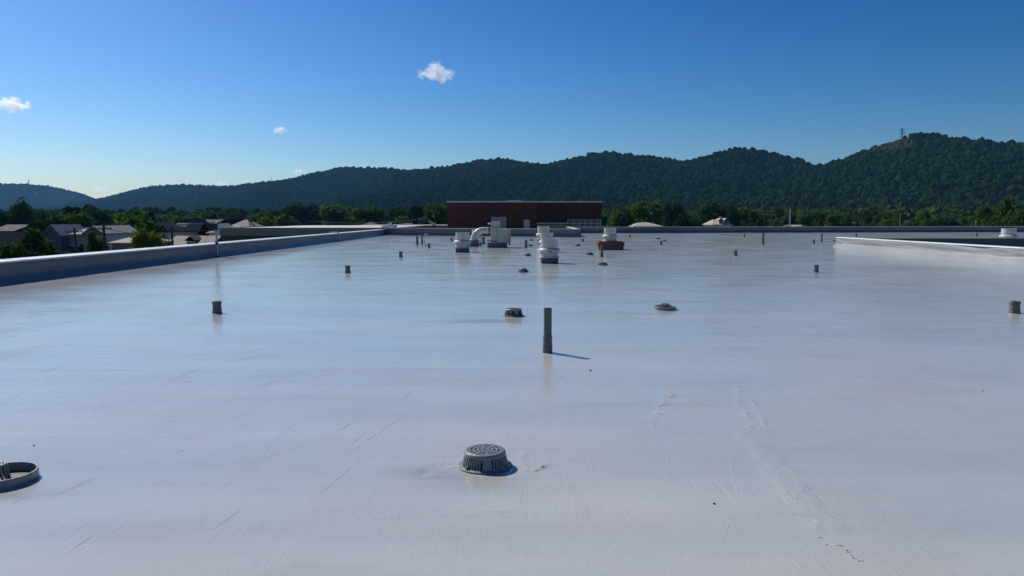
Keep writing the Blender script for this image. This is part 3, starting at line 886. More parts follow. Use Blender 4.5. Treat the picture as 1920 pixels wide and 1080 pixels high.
# fan on the rusty curb
p = ground(1146, 468.5)
t = thing('rusty_curb', 'wide rust-red curb with grey coated base under a white fan', 'roof curb', (p.x, p.y, 0))
MB().box(-0.64, 0.64, 0, 1.1, 0, 0.19).build('base', M['curb'], t, bevel=0.015)
MB().box(-0.68, 0.67, -0.05, 1.15, 0.191, 0.40).build('rusted_frame', M['rust'], t, bevel=0.012)
MB().box(-0.60, 0.60, 0.05, 1.05, 0.402, 0.43).build('cover_plate', M['rust'], t)
for k in (-0.1, 0.0, 0.06):
    MB().box(k - 0.02, k + 0.015, -0.066, -0.051, 0.26, 0.29).build('bolt', M['galv'], t)
c = copy_tree(fan)
for ch in list(c.children):
    if ch.name.startswith('curb') and not ch.name.startswith('curb_cap'):
        bpy.data.objects.remove(ch)
c.location, c.scale, c.rotation_euler = (p.x, p.y + 0.52, 0.43 - 0.201), (1.0, 1.0, 1.0), (0, 0, 0)
c['label'], c['group'] = 'white exhaust fan standing on the wide rusty curb', FG

# ------------------------------------------------------------------ cream utility unit with elbow duct
p = ground(932.5, 464.5)
t = thing('utility_unit', 'boxy cream sheet-metal fan unit on dark curb with short stack', 'fan unit', (p.x, p.y, 0))
MB().box(-0.55, 0.55, 0, 0.95, 0, 0.265).build('curb', M['curb'], t, bevel=0.02)
MB().box(-0.37, 0.0, 0.12, 0.80, 0.30, 1.10).build('motor_housing', M['unit_cream'], t, bevel=0.012)
q = MB()
q.add([(0.004, 0.05, 0.268), (0.62, 0.05, 0.268), (0.62, 0.85, 0.268), (0.004, 0.85, 0.268), (0.004, 0.05, 1.07), (0.62, 0.05, 0.98), (0.62, 0.85, 0.98), (0.004, 0.85, 1.07)],
      [(0, 3, 2, 1), (4, 5, 6, 7), (0, 1, 5, 4), (1, 2, 6, 5), (2, 3, 7, 6), (3, 0, 4, 7)])
body = q.build('fan_housing', M['unit_cream'], t, bevel=0.012)
MB().box(0.05, 0.57, 0.035, 0.049, 0.33, 0.92).build('access_panel', M['unit_cream'], body, bevel=0.004)
MB().box(0.06, 0.07, 0.02, 0.034, 0.55, 0.62).build('latch', M['pipe_dark'], body)
MB().box(0.622, 0.74, 0.20, 0.80, 0.30, 0.99).build('side_cowl', M['unit_cream'], t, bevel=0.01)
MB().box(0.622, 0.70, 0.15, 0.85, 0.12, 0.28).build('drain_box', M['curb'], t)
MB().box(-0.34, 0.16, 0.15, 0.70, 1.102, 1.45).build('stack', M['unit_cream'], t, bevel=0.015)
MB().box(-0.36, 0.18, 0.13, 0.72, 1.12, 1.15).build('stack_band', M['unit_cream'], t)
MB().tube([(-0.34, 0.3, 1.32), (-0.45, 0.3, 1.32)], 0.05, 12).build('port', M['galv'], t, smooth=True)
MB().lathe([(0.045, 0), (0.07, 0.02), (0.07, 0.06), (0.045, 0.08)], 14, (-0.46, 0.3, 1.28)).build('port_cap', M['galv'], t, smooth=True)
MB().box(-0.54, -0.50, 0.1, 0.14, 0.266, 0.45).build('leg', M['black'], t)
MB().tube([(-0.52, 0.12, 0.44), (-0.3, 0.10, 0.32), (-0.05, 0.08, 0.36)], 0.025, 8).build('conduit', M['black'], t, smooth=True)
MB().box(0.0, 0.19, 0.08, 0.6, 1.075, 1.13).build('top_flange', M['unit_cream'], t)

p2 = ground(889, 462.5)
t = thing('elbow_duct', 'white segmented elbow duct bending from dark curb into the cream unit', 'duct', (p2.x, p2.y, 0))
MB().box(-0.28, 0.26, 0, 0.55, 0, 0.36).build('curb', M['curb'], t, bevel=0.02)
cx, cz, rr_ = 0.62, 0.46, 0.56
gap = p.x - 0.37 - p2.x
for k in range(5):
    a0, a1 = math.pi - k * math.pi / 10, math.pi - (k + 1) * math.pi / 10
    pts = [(cx + rr_ * math.cos(a) - 0.05, 0.28, cz + rr_ * math.sin(a) * 0.85) for a in (a0, (a0 + a1) / 2, a1)]
    MB().tube(pts, [0.205 - 0.006 * k] * 3, 24).build('elbow_segment', M['fan_white'], t, smooth=True)
    e = pts[2]; d = Vector((math.sin(a1), 0, -math.cos(a1) * 0.85)).normalized()
    MB().tube([Vector(e) - d * 0.012, Vector(e) + d * 0.012], 0.216 - 0.006 * k, 24).build('seam_band', M['galv'], t, smooth=True)
MB().tube([(cx - 0.05, 0.28, cz + rr_ * 0.85), (gap + 0.02, 0.28, cz + rr_ * 0.85)], 0.175, 24).build('straight_run', M['fan_white'], t, smooth=True)
MB().lathe([(0.26, 0.362), (0.25, 0.40), (0.215, 0.44), (0.21, 0.50)], 28, (0.01, 0.28, 0)).build('collar', M['fan_white'], t, smooth=True)
MB().tube([(gap - 0.16, 0.28, cz + rr_ * 0.85), (gap - 0.10, 0.28, cz + rr_ * 0.85)], 0.20, 24).build('flexible_joint', M['black'], t, smooth=True)

for px, py, lab in ((900.5, 460.5, 'small white goose-neck vent under the elbow duct, left one'), (906.5, 457.5, 'small dark vent post under the elbow duct, right one')):
    p = ground(px, py); s = p.y / FPX
    t = thing('vent_post', lab, 'vent pipe', (p.x, p.y, 0))
    k = 'fan_white' if 'white' in lab else 'pipe_dark'
    MB().lathe([(0.11, 0), (0.10, 0.12), (0.075, 0.16)], 18).build('flashing', M['curb'], t, smooth=True)
    MB().lathe([(0.075, 0.1), (0.075, 0.36)], 18).build('tube', M[k], t, smooth=True)
    MB().lathe([(0.10, 0.33), (0.115, 0.36), (0.10, 0.43), (0.001, 0.46)], 18).build('cap', M[k], t, smooth=True)

# ------------------------------------------------------------------ fixtures at the left parapet
p = ground(414.5, 482)
s = p.y / FPX
t = thing('floodlight_post', 'black box floodlight on slim grey post at the left parapet', 'floodlight', (XL + 0.17, p.y, 0))
MB().lathe([(0.13, 0), (0.12, 0.03), (0.05, 0.06)], 16).build('base', M['pipe_dark'], t, smooth=True)
MB().tube([(0, 0, 0), (0, 0, 1.02)], 0.042, 14).build('post', M['galv'], t, smooth=True)
MB().box(-0.05, 0.05, -0.05, 0.05, 0.53, 0.63).build('clamp', M['pipe_dark'], t, bevel=0.005)
MB().box(-0.09, 0.13, -0.03, 0.03, 0.90, 1.13).build('bracket', M['galv'], t, bevel=0.006)
h = MB().box(-0.23, 0.07, -0.10, 0.16, 1.14, 1.40).build('lamp_head', M['black'], t, bevel=0.015)
MB().box(0.072, 0.10, -0.06, 0.12, 1.16, 1.38).build('visor', M['galv'], h)
MB().lathe([(0.035, 1.402), (0.035, 1.45), (0.001, 1.47)], 12, (0.0, 0.02, 0)).build('sensor', M['white_paint'], t, smooth=True)
p = ground(639, 452.5)
t = thing('conduit_riser', 'thin conduit strap rising over the left parapet near its far end', 'conduit', (XL + 0.24, p.y, 0))
MB().tube([(0, 0, 0), (0, 0, 0.58), (-0.06, 0, 0.645), (-0.6, 0, 0.645)], 0.045, 10).build('tube', M['galv'], t, smooth=True)
MB().lathe([(0.11, 0), (0.10, 0.03), (0.05, 0.05)], 14).build('flashing', M['pipe_dark'], t, smooth=True)
MB().box(-0.08, 0.05, -0.07, 0.07, 0.30, 0.34).build('strap', M['galv'], t)

# white hoods beyond the far left parapet corner
def hood(label, px0, px1, y0, y1, d, slope):
    a, b = at(px0, y1, d), at(px1, y0, d)
    t = thing('roof_hood', label, 'roof hood', (a.x, d, 0))
    w, z0, z1 = b.x - a.x, a.z, b.z
    q = MB()
    v = [(0, 0, z0 + (z1 - z0) * (0.3 if slope > 0 else 1)), (w, 0, z0 + (z1 - z0) * (1 if slope > 0 else 0.9)), (w * 0.92, 0, z0), (w * 0.16, 0, z0)]
    q.add([(x, y, z) for y in (0, 0.9) for x, _, z in v], [(0, 3, 2, 1)[::-1], (4, 5, 6, 7)[::-1], (0, 1, 5, 4), (1, 2, 6, 5), (2, 3, 7, 6), (3, 0, 4, 7)])
    q.build('hood_shell', M['white_paint'], t)
    MB().box(w * 0.3, w * 0.8, 0.2, 0.7, 0.0, z0 - 0.002).build('neck', M['curb'], t)
    MB().box(w * 0.2, w * 0.9, -0.012, -0.002, z0 + 0.05, z0 + 0.1).build('trim', M['galv'], t)
hood('larger white slanted hood beyond the far left roof corner', 714, 733, 417, 427.5, 84, 1)
hood('smaller white boxy hood just right of the slanted hood', 733.5, 742.5, 421, 427.3, 84, -1)
hood('small white hood on the left wing beside the floodlight', 437, 445.5, 423.5, 430, 81, -1)
t = thing('roof_box', 'small white box on the brown roof before the brick block', 'roof box', (*at(813, 427, 119).xy, 0.52))
MB().box(-0.3, 0.3, 0, 0.6, 0, 0.30).build('casing', M['white_paint'], t, bevel=0.02)
MB().box(-0.33, 0.33, -0.03, 0.63, 0.301, 0.34).build('lid', M['white_paint'], t)

# scraps on the roof
for px, py, lab in ((1107, 695, 'dark scrap right of the tall pipe shadow'), (1843, 733, 'dark speck far right on the open roof'),
                    (1339, 945, 'dark crumb below the raised seam, front right'), (64, 836, 'dark crumb above the left ringed drain'), (1021, 572, 'tiny crumb just above the tall pipe top')):
    p = ground(px, py)
    q = MB(); q.lathe([(0.010, 0), (0.014, 0.005), (0.008, 0.011), (0.001, 0.012)], 7, cap0=True)
    sz = 1.0 if px == 1107 else 0.6
    q.v = [(sz * x * rng.uniform(0.7, 1.3), sz * y * rng.uniform(0.5, 1.0), sz * z) for x, y, z in q.v]
    o = q.build('debris_crumb', M['black'], loc=(p.x, p.y, float(roof_z(np.array([p.x]), np.array([p.y]))[0])))
    tag(o, lab, 'debris', 'crumbs on the roof')

# ------------------------------------------------------------------ valley and hills
mb = MB(); mb.add([(-9000, -3000, GZ), (9000, -3000, GZ), (9000, 16000, GZ), (-9000, 16000, GZ)], [(0, 1, 2, 3)])
struct(mb.build('ground', M['grass']))
mb = MB(); mb.add([(-200, 68, GZ + 0.006), (-13, 80, GZ + 0.006), (-13, 87, GZ + 0.006), (-200, 75, GZ + 0.006)], [(0, 1, 2, 3)])
struct(mb.build('street', M['asphalt']))

SKY_R = [(60, 425), (140, 404), (180, 388), (196, 381), (215, 372), (250, 357), (290, 348), (350, 345), (400, 349), (440, 348), (480, 342), (550, 336), (600, 322), (650, 312), (700, 315), (780, 318), (850, 311),
         (900, 300), (940, 297), (985, 303), (1030, 311), (1080, 297), (1130, 285), (1180, 288), (1230, 294), (1290, 304), (1340, 286), (1380, 277), (1430, 281),
         (1490, 297), (1540, 311), (1590, 296), (1640, 272), (1670, 268), (1690, 262), (1720, 247), (1780, 255), (1850, 265), (1920, 268), (2050, 285), (2250, 320)]
SKY_L = [(-1150, 362), (-800, 345), (-420, 352), (-200, 340), (-80, 345), (0, 344), (50, 344), (100, 350), (150, 362), (185, 378), (230, 396), (280, 408)]
def ridge_dist(px):
    return float(np.interp(px, [190, 350, 600, 900, 1130, 1500, 1720, 2250], [3000, 2700, 2150, 1650, 1400, 1230, 1150, 1050]))
def samples(line, dist):
    out = []
    for (x0, y0), (x1, y1) in zip(line[:-1], line[1:]):
        n = max(2, int(abs(x1 - x0) / 9))
        for k in range(n):
            f = k / n
            px = x0 + (x1 - x0) * f
            q = at(px, y0 + (y1 - y0) * f, dist(px))
            out.append((q.x, q.y, q.z - 9.5))
    return np.array(out)
RID = [(samples(SKY_R, ridge_dist), 620.0), (samples(SKY_L, lambda px: 3500.0), 900.0)]
def hill_z(x, y):
    x, y = np.atleast_1d(x).astype(float), np.atleast_1d(y).astype(float)
    best = np.full(x.shape, GZ)
    warp = 1 + 0.5 * fbm(x / 210.0, y / 300.0, 3)
    for rp, W in RID:
        for cx0 in range(0, len(x), 4000):
            sl = slice(cx0, cx0 + 4000)
            d = np.hypot(x[sl, None] - rp[None, :, 0], (y[sl, None] - rp[None, :, 1]))
            dm = d.min(1)
            w = np.exp(-(d - dm[:, None]) / (6 + 0.07 * dm[:, None]))
            zr = (w * rp[None, :, 2]).sum(1) / w.sum(1)
            tt = np.clip(dm * (1 + (warp[sl] - 1) * np.clip(dm / 120, 0, 1)) / W, 0, 1)
            g = 0.25 * (0.5 + 0.5 * np.cos(math.pi * tt)) + 0.75 * (1 - tt) ** 1.7
            best[sl] = np.maximum(best[sl], GZ + (zr - GZ) * g)
    return best
def build_hills():
    xs, ys = np.arange(-5600, 2200, 20.0), np.arange(420, 4250, 22.0)
    X, Y = np.meshgrid(xs, ys)
    Z = hill_z(X.ravel(), Y.ravel()) - 0.05
    n, m = len(xs), len(ys)
    i, j = np.meshgrid(np.arange(n - 1), np.arange(m - 1))
    a = (j * n + i).ravel()
    me = bpy.data.meshes.new('hills')
    me.from_pydata(np.stack([X.ravel(), Y.ravel(), Z], 1).tolist(), [], np.stack([a, a + 1, a + n + 1, a + n], 1).tolist())
    me.polygons.foreach_set('use_smooth', [True] * len(me.polygons))
    me.materials.append(M['hill_soil'])
    struct(link('hills', me))
build_hills()

def crown_group(name, mat_, variants=7):
    """geometry nodes: stands one lumpy crown on each vertex of the mesh"""
    ng = bpy.data.node_groups.new(name, 'GeometryNodeTree')
    ng.interface.new_socket('Geometry', in_out='INPUT', socket_type='NodeSocketGeometry')
    ng.interface.new_socket('Geometry', in_out='OUTPUT', socket_type='NodeSocketGeometry')
    N, L = ng.nodes, ng.links
    gi, go = N.new('NodeGroupInput'), N.new('NodeGroupOutput')
    g2i = N.new('GeometryNodeGeometryToInstance')
    for k in range(variants):
        ico = N.new('GeometryNodeMeshIcoSphere'); ico.inputs['Radius'].default_value = 1.0; ico.inputs['Subdivisions'].default_value = 5
        sp = N.new('GeometryNodeSetPosition')
        pos = N.new('GeometryNodeInputPosition')
        off = None
        for scale, amp in ((1.15, 1.1), (2.6, 0.6), (7.0, 0.24)):
            nz = N.new('ShaderNodeTexNoise'); nz.noise_dimensions = '4D'
            nz.inputs['W'].default_value = k * 7.7 + scale; nz.inputs['Scale'].default_value = scale; nz.inputs['Detail'].default_value = 1.0
            L.new(pos.outputs[0], nz.inputs['Vector'])
            sb = N.new('ShaderNodeMath'); sb.operation = 'SUBTRACT'; sb.inputs[1].default_value = 0.5; L.new(nz.outputs[0], sb.inputs[0])
            ml = N.new('ShaderNodeMath'); ml.operation = 'MULTIPLY'; ml.inputs[1].default_value = amp; L.new(sb.outputs[0], ml.inputs[0])
            if off is None: off = ml.outputs[0]
            else:
                ad = N.new('ShaderNodeMath'); L.new(off, ad.inputs[0]); L.new(ml.outputs[0], ad.inputs[1]); off = ad.outputs[0]
        vm = N.new('ShaderNodeVectorMath'); vm.operation = 'SCALE'
        L.new(pos.outputs[0], vm.inputs[0]); L.new(off, vm.inputs['Scale'])
        L.new(ico.outputs['Mesh'], sp.inputs['Geometry']); L.new(vm.outputs[0], sp.inputs['Offset'])
        sm = N.new('GeometryNodeSetMaterial'); sm.inputs['Material'].default_value = mat_
        L.new(sp.outputs[0], sm.inputs['Geometry'])
        L.new(sm.outputs[0], g2i.inputs[0])
    m2p = N.new('GeometryNodeMeshToPoints')
    L.new(gi.outputs[0], m2p.inputs['Mesh'])
    iop = N.new('GeometryNodeInstanceOnPoints')
    iop.inputs['Pick Instance'].default_value = True
    L.new(m2p.outputs[0], iop.inputs['Points']); L.new(g2i.outputs[0], iop.inputs['Instance'])
    ri = N.new('FunctionNodeRandomValue'); ri.data_type = 'INT'
    ri.inputs['Min'].default_value = 0 if 'Min' in ri.inputs else 0
    for s_ in ri.inputs:
        if s_.name == 'Max' and s_.type == 'INT': s_.default_value = variants - 1
        if s_.name == 'Min' and s_.type == 'INT': s_.default_value = 0
    for s_ in ri.outputs:
        if s_.type == 'INT': L.new(s_, iop.inputs['Instance Index'])
    ra = N.new('GeometryNodeInputNamedAttribute'); ra.data_type = 'FLOAT_VECTOR'; ra.inputs['Name'].default_value = 'turn'
    sc_ = N.new('GeometryNodeInputNamedAttribute'); sc_.data_type = 'FLOAT_VECTOR'; sc_.inputs['Name'].default_value = 'size'
    L.new(ra.outputs['Attribute'], iop.inputs['Rotation']); L.new(sc_.outputs['Attribute'], iop.inputs['Scale'])
    L.new(iop.outputs[0], go.inputs[0])
    return ng

def forest(name, label, pts, radius, mat_):
    me = bpy.data.meshes.new(name)
    me.from_pydata(pts.tolist(), [], [])
    n = len(pts)
    a = me.attributes.new('turn', 'FLOAT_VECTOR', 'POINT')
    a.data.foreach_set('vector', np.stack([nr.uniform(-0.15, 0.15, n), nr.uniform(-0.15, 0.15, n), nr.uniform(0, 6.28, n)], 1).ravel().astype(np.float32))
    s_ = me.attributes.new('size', 'FLOAT_VECTOR', 'POINT')
    r = radius * nr.uniform(0.72, 1.3, n)
    s_.data.foreach_set('vector', np.stack([r, r * nr.uniform(0.85, 1.15, n), r * nr.uniform(0.95, 1.5, n)], 1).ravel().astype(np.float32))
    me.materials.append(mat_)
    o = link(name, me)
    md = o.modifiers.new('crowns', 'NODES'); md.node_group = crown_group(name + '_nodes', mat_)
    o['label'], o['category'], o['kind'] = label, 'forest', 'stuff'
    return o

def scatter(x0, x1, y0, y1, step):
    X, Y = np.meshgrid(np.arange(x0, x1, step), np.arange(y0, y1, step))
    X = X.ravel() + nr.uniform(-0.5, 0.5, X.size) * step; Y = Y.ravel() + nr.uniform(-0.5, 0.5, Y.size) * step
    return X, Y
# wooded slopes: only the side that faces the roof, and inside the view plus a margin
X, Y = scatter(-4100, 1700, 500, 3600, 8.8)
k = (X / Y > -1.12) & (X / Y < 0.95)
X, Y = X[k], Y[k]
Z = hill_z(X, Y)
ry = np.interp(X, RID[0][0][:, 0], RID[0][0][:, 1])
near_left = X < RID[0][0][0, 0]
back = np.where(near_left, 3560, ry + 45)
keep = (Z > GZ + 2.5) & (Y < back) & (nr.random(len(X)) < np.clip(2000.0 / Y, 0.5, 1))
p_t = at(1672, 285, 1140)
clear = np.hypot((X - p_t.x) / 1.0, (Y - p_t.y) / 2.6) < 20                      # cleared strip below the pylon
keep &= ~clear
X, Y, Z = X[keep], Y[keep], Z[keep]
forest('hill_forest', 'dark green forest covering the whole ridge of hills', np.stack([X, Y, Z + 3.6 + nr.uniform(-2.2, 2.6, len(X))], 1), 5.0, M['forest'])
n_hill = len(X)
X, Y = scatter(-760, 760, 330, 900, 9.5)
k = (np.abs(X) / Y < 0.84) & (hill_z(X, Y) < GZ + 3) & (nr.random(len(X)) < 0.9)
X, Y = X[k], Y[k]
for x0, x1, sgn in ((-640, -75, -1), (75, 560, 1)):
    xa, ya = scatter(x0, x1, 70, 420, 12.0)
    q = (sgn * xa / ya > 0.73) & (nr.random(len(xa)) < 0.75) & ((sgn < 0) | (xa > 125))
    X, Y = np.concatenate([X, xa[q]]), np.concatenate([Y, ya[q]])
forest('valley_woods', 'mass of trees filling the flat valley before the hills', np.stack([X, Y, np.full(len(X), GZ + 4.6)], 1), 4.6, M['leaf'])
print('forest', n_hill, len(X))

# pale scrub on the cleared strip under the pylon
X, Y = scatter(p_t.x - 22, p_t.x + 22, p_t.y - 60, p_t.y + 60, 5.0)
k = np.hypot(X - p_t.x, (Y - p_t.y) / 2.6) < 20
X, Y = X[k], Y[k]
forest('hillside_scrub', 'patch of yellow-green scrub below the hilltop pylon', np.stack([X, Y, hill_z(X, Y) + 5.5], 1), 3.2, M['leaf_yellow'])

# pylon on the ridge
def pylon(label, px, d, py_base, py_top, arms, wide):
    a, b = at(px, py_base, d), at(px, py_top, d)
    t = thing('pylon', label, 'pylon', (a.x, d, a.z - 9))
    H = b.z - a.z + 9
    w = wide
    lv = [0, 0.3, 0.52, 0.68, 0.80, 0.90, 1.0]
    hw = [w, w * 0.62, w * 0.36, w * 0.22, w * 0.2, w * 0.2, w * 0.06]
    for sx in (-1, 1):
        for sy in (-1, 1):
            MB().tube([(sx * hw[i], sy * hw[i], H * lv[i]) for i in range(7)], 0.26 * w / 3, 4).build('leg', M['galv'], t)
    q = MB()
    for i in range(6):
        for s_ in (-1, 1):
            q.tube([(-hw[i], s_ * hw[i], H * lv[i]), (hw[i + 1], s_ * hw[i + 1], H * lv[i + 1])], 0.09 * w / 3, 3)
            q.tube([(hw[i], s_ * hw[i], H * lv[i]), (-hw[i + 1], s_ * hw[i + 1], H * lv[i + 1])], 0.09 * w / 3, 3)
            q.tube([(s_ * hw[i], -hw[i], H * lv[i]), (s_ * hw[i + 1], hw[i + 1], H * lv[i + 1])], 0.09 * w / 3, 3)
    q.build('lattice', M['galv'], t)
    for f, l in arms:
        MB().tube([(-l, 0, H * f), (0, 0, H * f + 0.9), (l, 0, H * f)], 0.42 * w / 3, 4).build('cross_arm', M['galv'], t)
pylon('steel lattice power pylon on the right-hand hilltop', 1690.5, 1150, 263, 240, [(0.70, 4.6), (0.82, 4.0), (0.92, 4.4)], 3.0)
pylon('small distant mast on the far left hilltop', 54, 3480, 347, 336.5, [(0.9, 3.6), (0.8, 3.6)], 4.0)
pylon('tiny distant pylon on the ridge left of the centre', 509, 2320, 341, 334, [(0.85, 4.0)], 2.6)

# ------------------------------------------------------------------ trees one can tell apart
def crown_mesh(name, seed, n_leaf, leaf, mat_, lobes=11, squash=1.0, spread=1.0):
    """unit crown (radius about 1, height about 2): leaf-clump quads spread through lobes, over a rough inner core"""
    r = np.random.default_rng(seed)
    L = []
    for k in range(lobes):
        a, e = r.uniform(0, 6.28), r.uniform(-0.55, 0.95)
        rad = r.uniform(0.30, 0.72) * spread * (1 - 0.35 * max(e, 0))
        L.append((math.cos(a) * rad, math.sin(a) * rad, 0.95 + e * 0.72 * squash, r.uniform(0.30, 0.50)))
    L.append((0, 0, 1.0, 0.55))
    L = np.array(L)
    idx = r.choice(len(L), n_leaf, p=L[:, 3] ** 2 / (L[:, 3] ** 2).sum())
    d = r.normal(size=(n_leaf, 3)); d /= np.linalg.norm(d, axis=1)[:, None]
    rad = L[idx, 3] * r.uniform(0.45, 1.0, n_leaf) ** 0.4 * (1 + 0.18 * r.normal(size=n_leaf))
    c = L[idx, :3] + d * rad[:, None] * np.array([1, 1, 0.85])
    nrm = d + 0.6 * r.normal(size=(n_leaf, 3)); nrm[:, 2] += 0.35
    nrm /= np.linalg.norm(nrm, axis=1)[:, None]
    u = np.cross(nrm, r.normal(size=(n_leaf, 3))); u /= np.linalg.norm(u, axis=1)[:, None]
    v = np.cross(nrm, u)
    s = leaf * r.uniform(0.5, 1.35, n_leaf)[:, None]
    P = np.stack([c + (u * 1.0) * s, c + v * 0.55 * s + nrm * 0.12 * s, c - u * s, c - v * 0.55 * s + nrm * 0.12 * s], 1).reshape(-1, 3)
    vs = P.tolist()
    fs = np.arange(4 * n_leaf).reshape(-1, 4).tolist()
    mb = MB(); mb.v, mb.f = [tuple(p) for p in vs], [tuple(f) for f in fs]
    # rough inner core so that the crown is not glass-clear
    for x, y, z, q in L:
        n1, n2 = 9, 6
        vs = []
        for j in range(n2 + 1):
            th = math.pi * j / n2
            for i in range(n1):
                ph = 2 * math.pi * i / n1
                w = q * 0.70 * (1 + 0.25 * r.normal())
                vs.append((x + w * math.sin(th) * math.cos(ph), y + w * math.sin(th) * math.sin(ph), z + 0.85 * w * math.cos(th)))
        f = [(j * n1 + i, j * n1 + (i + 1) % n1, (j + 1) * n1 + (i + 1) % n1, (j + 1) * n1 + i) for j in range(n2) for i in range(n1)]
        mb.add(vs, f)
    V = np.array(mb.v)
    V[:, :2] -= (V[:, :2].max(0) + V[:, :2].min(0)) / 2
    V[:, :2] /= np.percentile(np.hypot(V[:, 0], V[:, 1]), 97)
    z0, z1 = np.percentile(V[:, 2], 1), np.percentile(V[:, 2], 99.6)
    V[:, 2] = (V[:, 2] - z0) / (z1 - z0) * 2.0
    me = bpy.data.meshes.new(name)
    me.from_pydata(V.tolist(), [], mb.f)
    me.materials.append(mat_)
    return me

def trunk_mesh(seed):
    r = random.Random(seed)
    mb = MB()
    mb.tube([(0, 0, 0), (0.02, 0.01, 0.3), (0.0, 0.02, 0.62), (0.03, 0.0, 1.05)], [0.075, 0.055, 0.045, 0.02], 10)
    for k in range(6):
        a = k * 1.05 + r.uniform(-0.3, 0.3); z = r.uniform(0.38, 0.75)
        mb.tube([(0, 0, z), (0.22 * math.cos(a), 0.22 * math.sin(a), z + 0.22), (0.48 * math.cos(a), 0.48 * math.sin(a), z + 0.42)], [0.03, 0.02, 0.008], 6)
    me = bpy.data.meshes.new('trunk')
    me.from_pydata(mb.v, [], mb.f); me.materials.append(M['bark'])
    return me
TR = [trunk_mesh(k) for k in range(3)]
CR = {}
for kind, mk in (('green', 'leaf'), ('dark', 'leaf_dark'), ('yellow', 'leaf_yellow')):
    CR[kind] = [crown_mesh(f'crown_{kind}', 40 + 9 * k + len(kind), 3600, 0.085, M[mk], 10 + 2 * (k % 3), 0.9 + 0.15 * k, 1.0) for k in range(4 if kind == 'green' else 3)]
NEAR = {'green': [crown_mesh('crown_near', 401, 9000, 0.055, M['leaf'], 13), crown_mesh('crown_near', 405, 9000, 0.055, M['leaf'], 15)],
        'yellow': [crown_mesh('crown_near', 402, 9000, 0.05, leaf_mat('bright_foliage', (0.055, 0.085, 0.012), (0.13, 0.16, 0.03)), 12)],
        'dark': [crown_mesh('crown_near', 403, 9000, 0.055, M['leaf_dark'], 14)]}

def tree(name, label, px, top, w, d, kind='green', group=None, near=False, base=GZ):
    a = at(px, top, d)
    H, wid = a.z - base, w * d / FPX
    t = thing(name, label, 'tree', (a.x, d, base), rng.uniform(0, 6.28), group)
    ch = min(H * 0.86, max(wid * 1.25, H * 0.62))
    tr = link('trunk', rng.choice(TR), t); tr.scale = (H * 0.42, H * 0.42, H * 0.62)
    cr = link('crown', rng.choice((NEAR if near else CR)[kind]), t)
    k = ch / 2.0
    cr.scale = (wid / 2, wid / 2, k); cr.location = (0, 0, H - 2.0 * k)
    cr.rotation_euler = (0, 0, rng.uniform(0, 6.28))
    return t
for args in (('tall_tree', 'big dark round tree at the far left edge of the town', 22, 380, 74, 140, 'dark'),
             ('leafy_tree', 'wide bushy green tree in the lower left corner behind the parapet', 50, 437, 140, 60, 'green', None, True),
             ('leafy_tree', 'bright yellow-green bushy tree before the brown shingle roof', 272, 433, 78, 62, 'yellow', None, True),
             ('leafy_tree', 'small round green tree at the right corner of the beige house', 178, 437, 44, 78, 'green', None, True),
             ('leafy_tree', 'broad flat-topped green tree right behind the beige house', 143, 402, 92, 125, 'green'),
             ('leafy_tree', 'dark tree crown rising behind the broad tree of the beige house', 134, 388, 40, 190, 'dark'),
             ('leafy_tree', 'large green and dark tree between the beige house and the gabled houses', 240, 398, 96, 112, 'green'),
             ('tall_tree', 'small dark tree crown above the large tree by the gabled houses', 185, 394, 32, 200, 'dark'),
             ('tall_tree', 'dark tree directly left of the gabled houses', 281, 399, 44, 150, 'dark'),
             ('leafy_tree', 'dark tree left of the beige house beside the corner tree', 74, 414, 56, 105, 'dark'),
             ('leafy_tree', 'low grey-green tree between the far left tree and the beige house', 60, 405, 40, 170, 'green'),
             ('leafy_tree', 'pale green tree far behind at the left below the saddle', 86, 392, 42, 230, 'green'),
             ('leafy_tree', 'wide yellowish tree behind the left wing roof', 530, 404, 78, 190, 'yellow'),
             ('leafy_tree', 'yellowish tree at the left side of the wide yellowish one', 498, 407, 46, 185, 'yellow'),
             ('tall_tree', 'big dark green tree behind the yellowish trees', 566, 383, 70, 260, 'dark'),
             ('leafy_tree', 'broad dark green tree behind the far left roof corner', 640, 386, 92, 210, 'green'),
             ('leafy_tree', 'second broad green tree right of the one behind the roof corner', 690, 389, 74, 215, 'green'),
             ('leafy_tree', 'tall dense tree touching the left side of the brick block', 818, 384, 60, 170, 'green'),
             ('tall_tree', 'dark tree standing between the gables and the brick block', 784, 386, 56, 180, 'dark'),
             ('leafy_tree', 'light green small tree above the grey gables left of the brick block', 758, 406, 46, 200, 'green'),
             ('leafy_tree', 'bright green tree immediately right of the brick block', 1160, 392, 58, 150, 'green'),
             ('leafy_tree', 'big green tree behind the tan hip roof right of the brick block', 1212, 378, 76, 200, 'green'),
             ('tall_tree', 'large dark tree right of the tan hip roof', 1264, 382, 58, 170, 'dark'),
             ('leafy_tree', 'round dark bush-like tree left of the house with white dormers', 1290, 402, 50, 140, 'dark'),
             ('leafy_tree', 'wide bright green tree behind the house with white dormers', 1328, 382, 84, 230, 'green'),
             ('tall_tree', 'dark tree just right of the house with white dormers', 1374, 388, 36, 190, 'dark'),
             ('leafy_tree', 'green tree between the dormer house and the grey utility poles', 1404, 390, 54, 200, 'green'),
             ('tall_tree', 'dark tree with shaded foot right of the dormer house', 1420, 397, 40, 180, 'dark'),
             ('leafy_tree', 'mottled dark green tree at the right edge behind the parapet', 1894, 378, 100, 105, 'green', None, True),
             ('leafy_tree', 'small mottled tree left of the one at the right edge', 1858, 392, 52, 115, 'dark', None, True)):
    tree(*args)
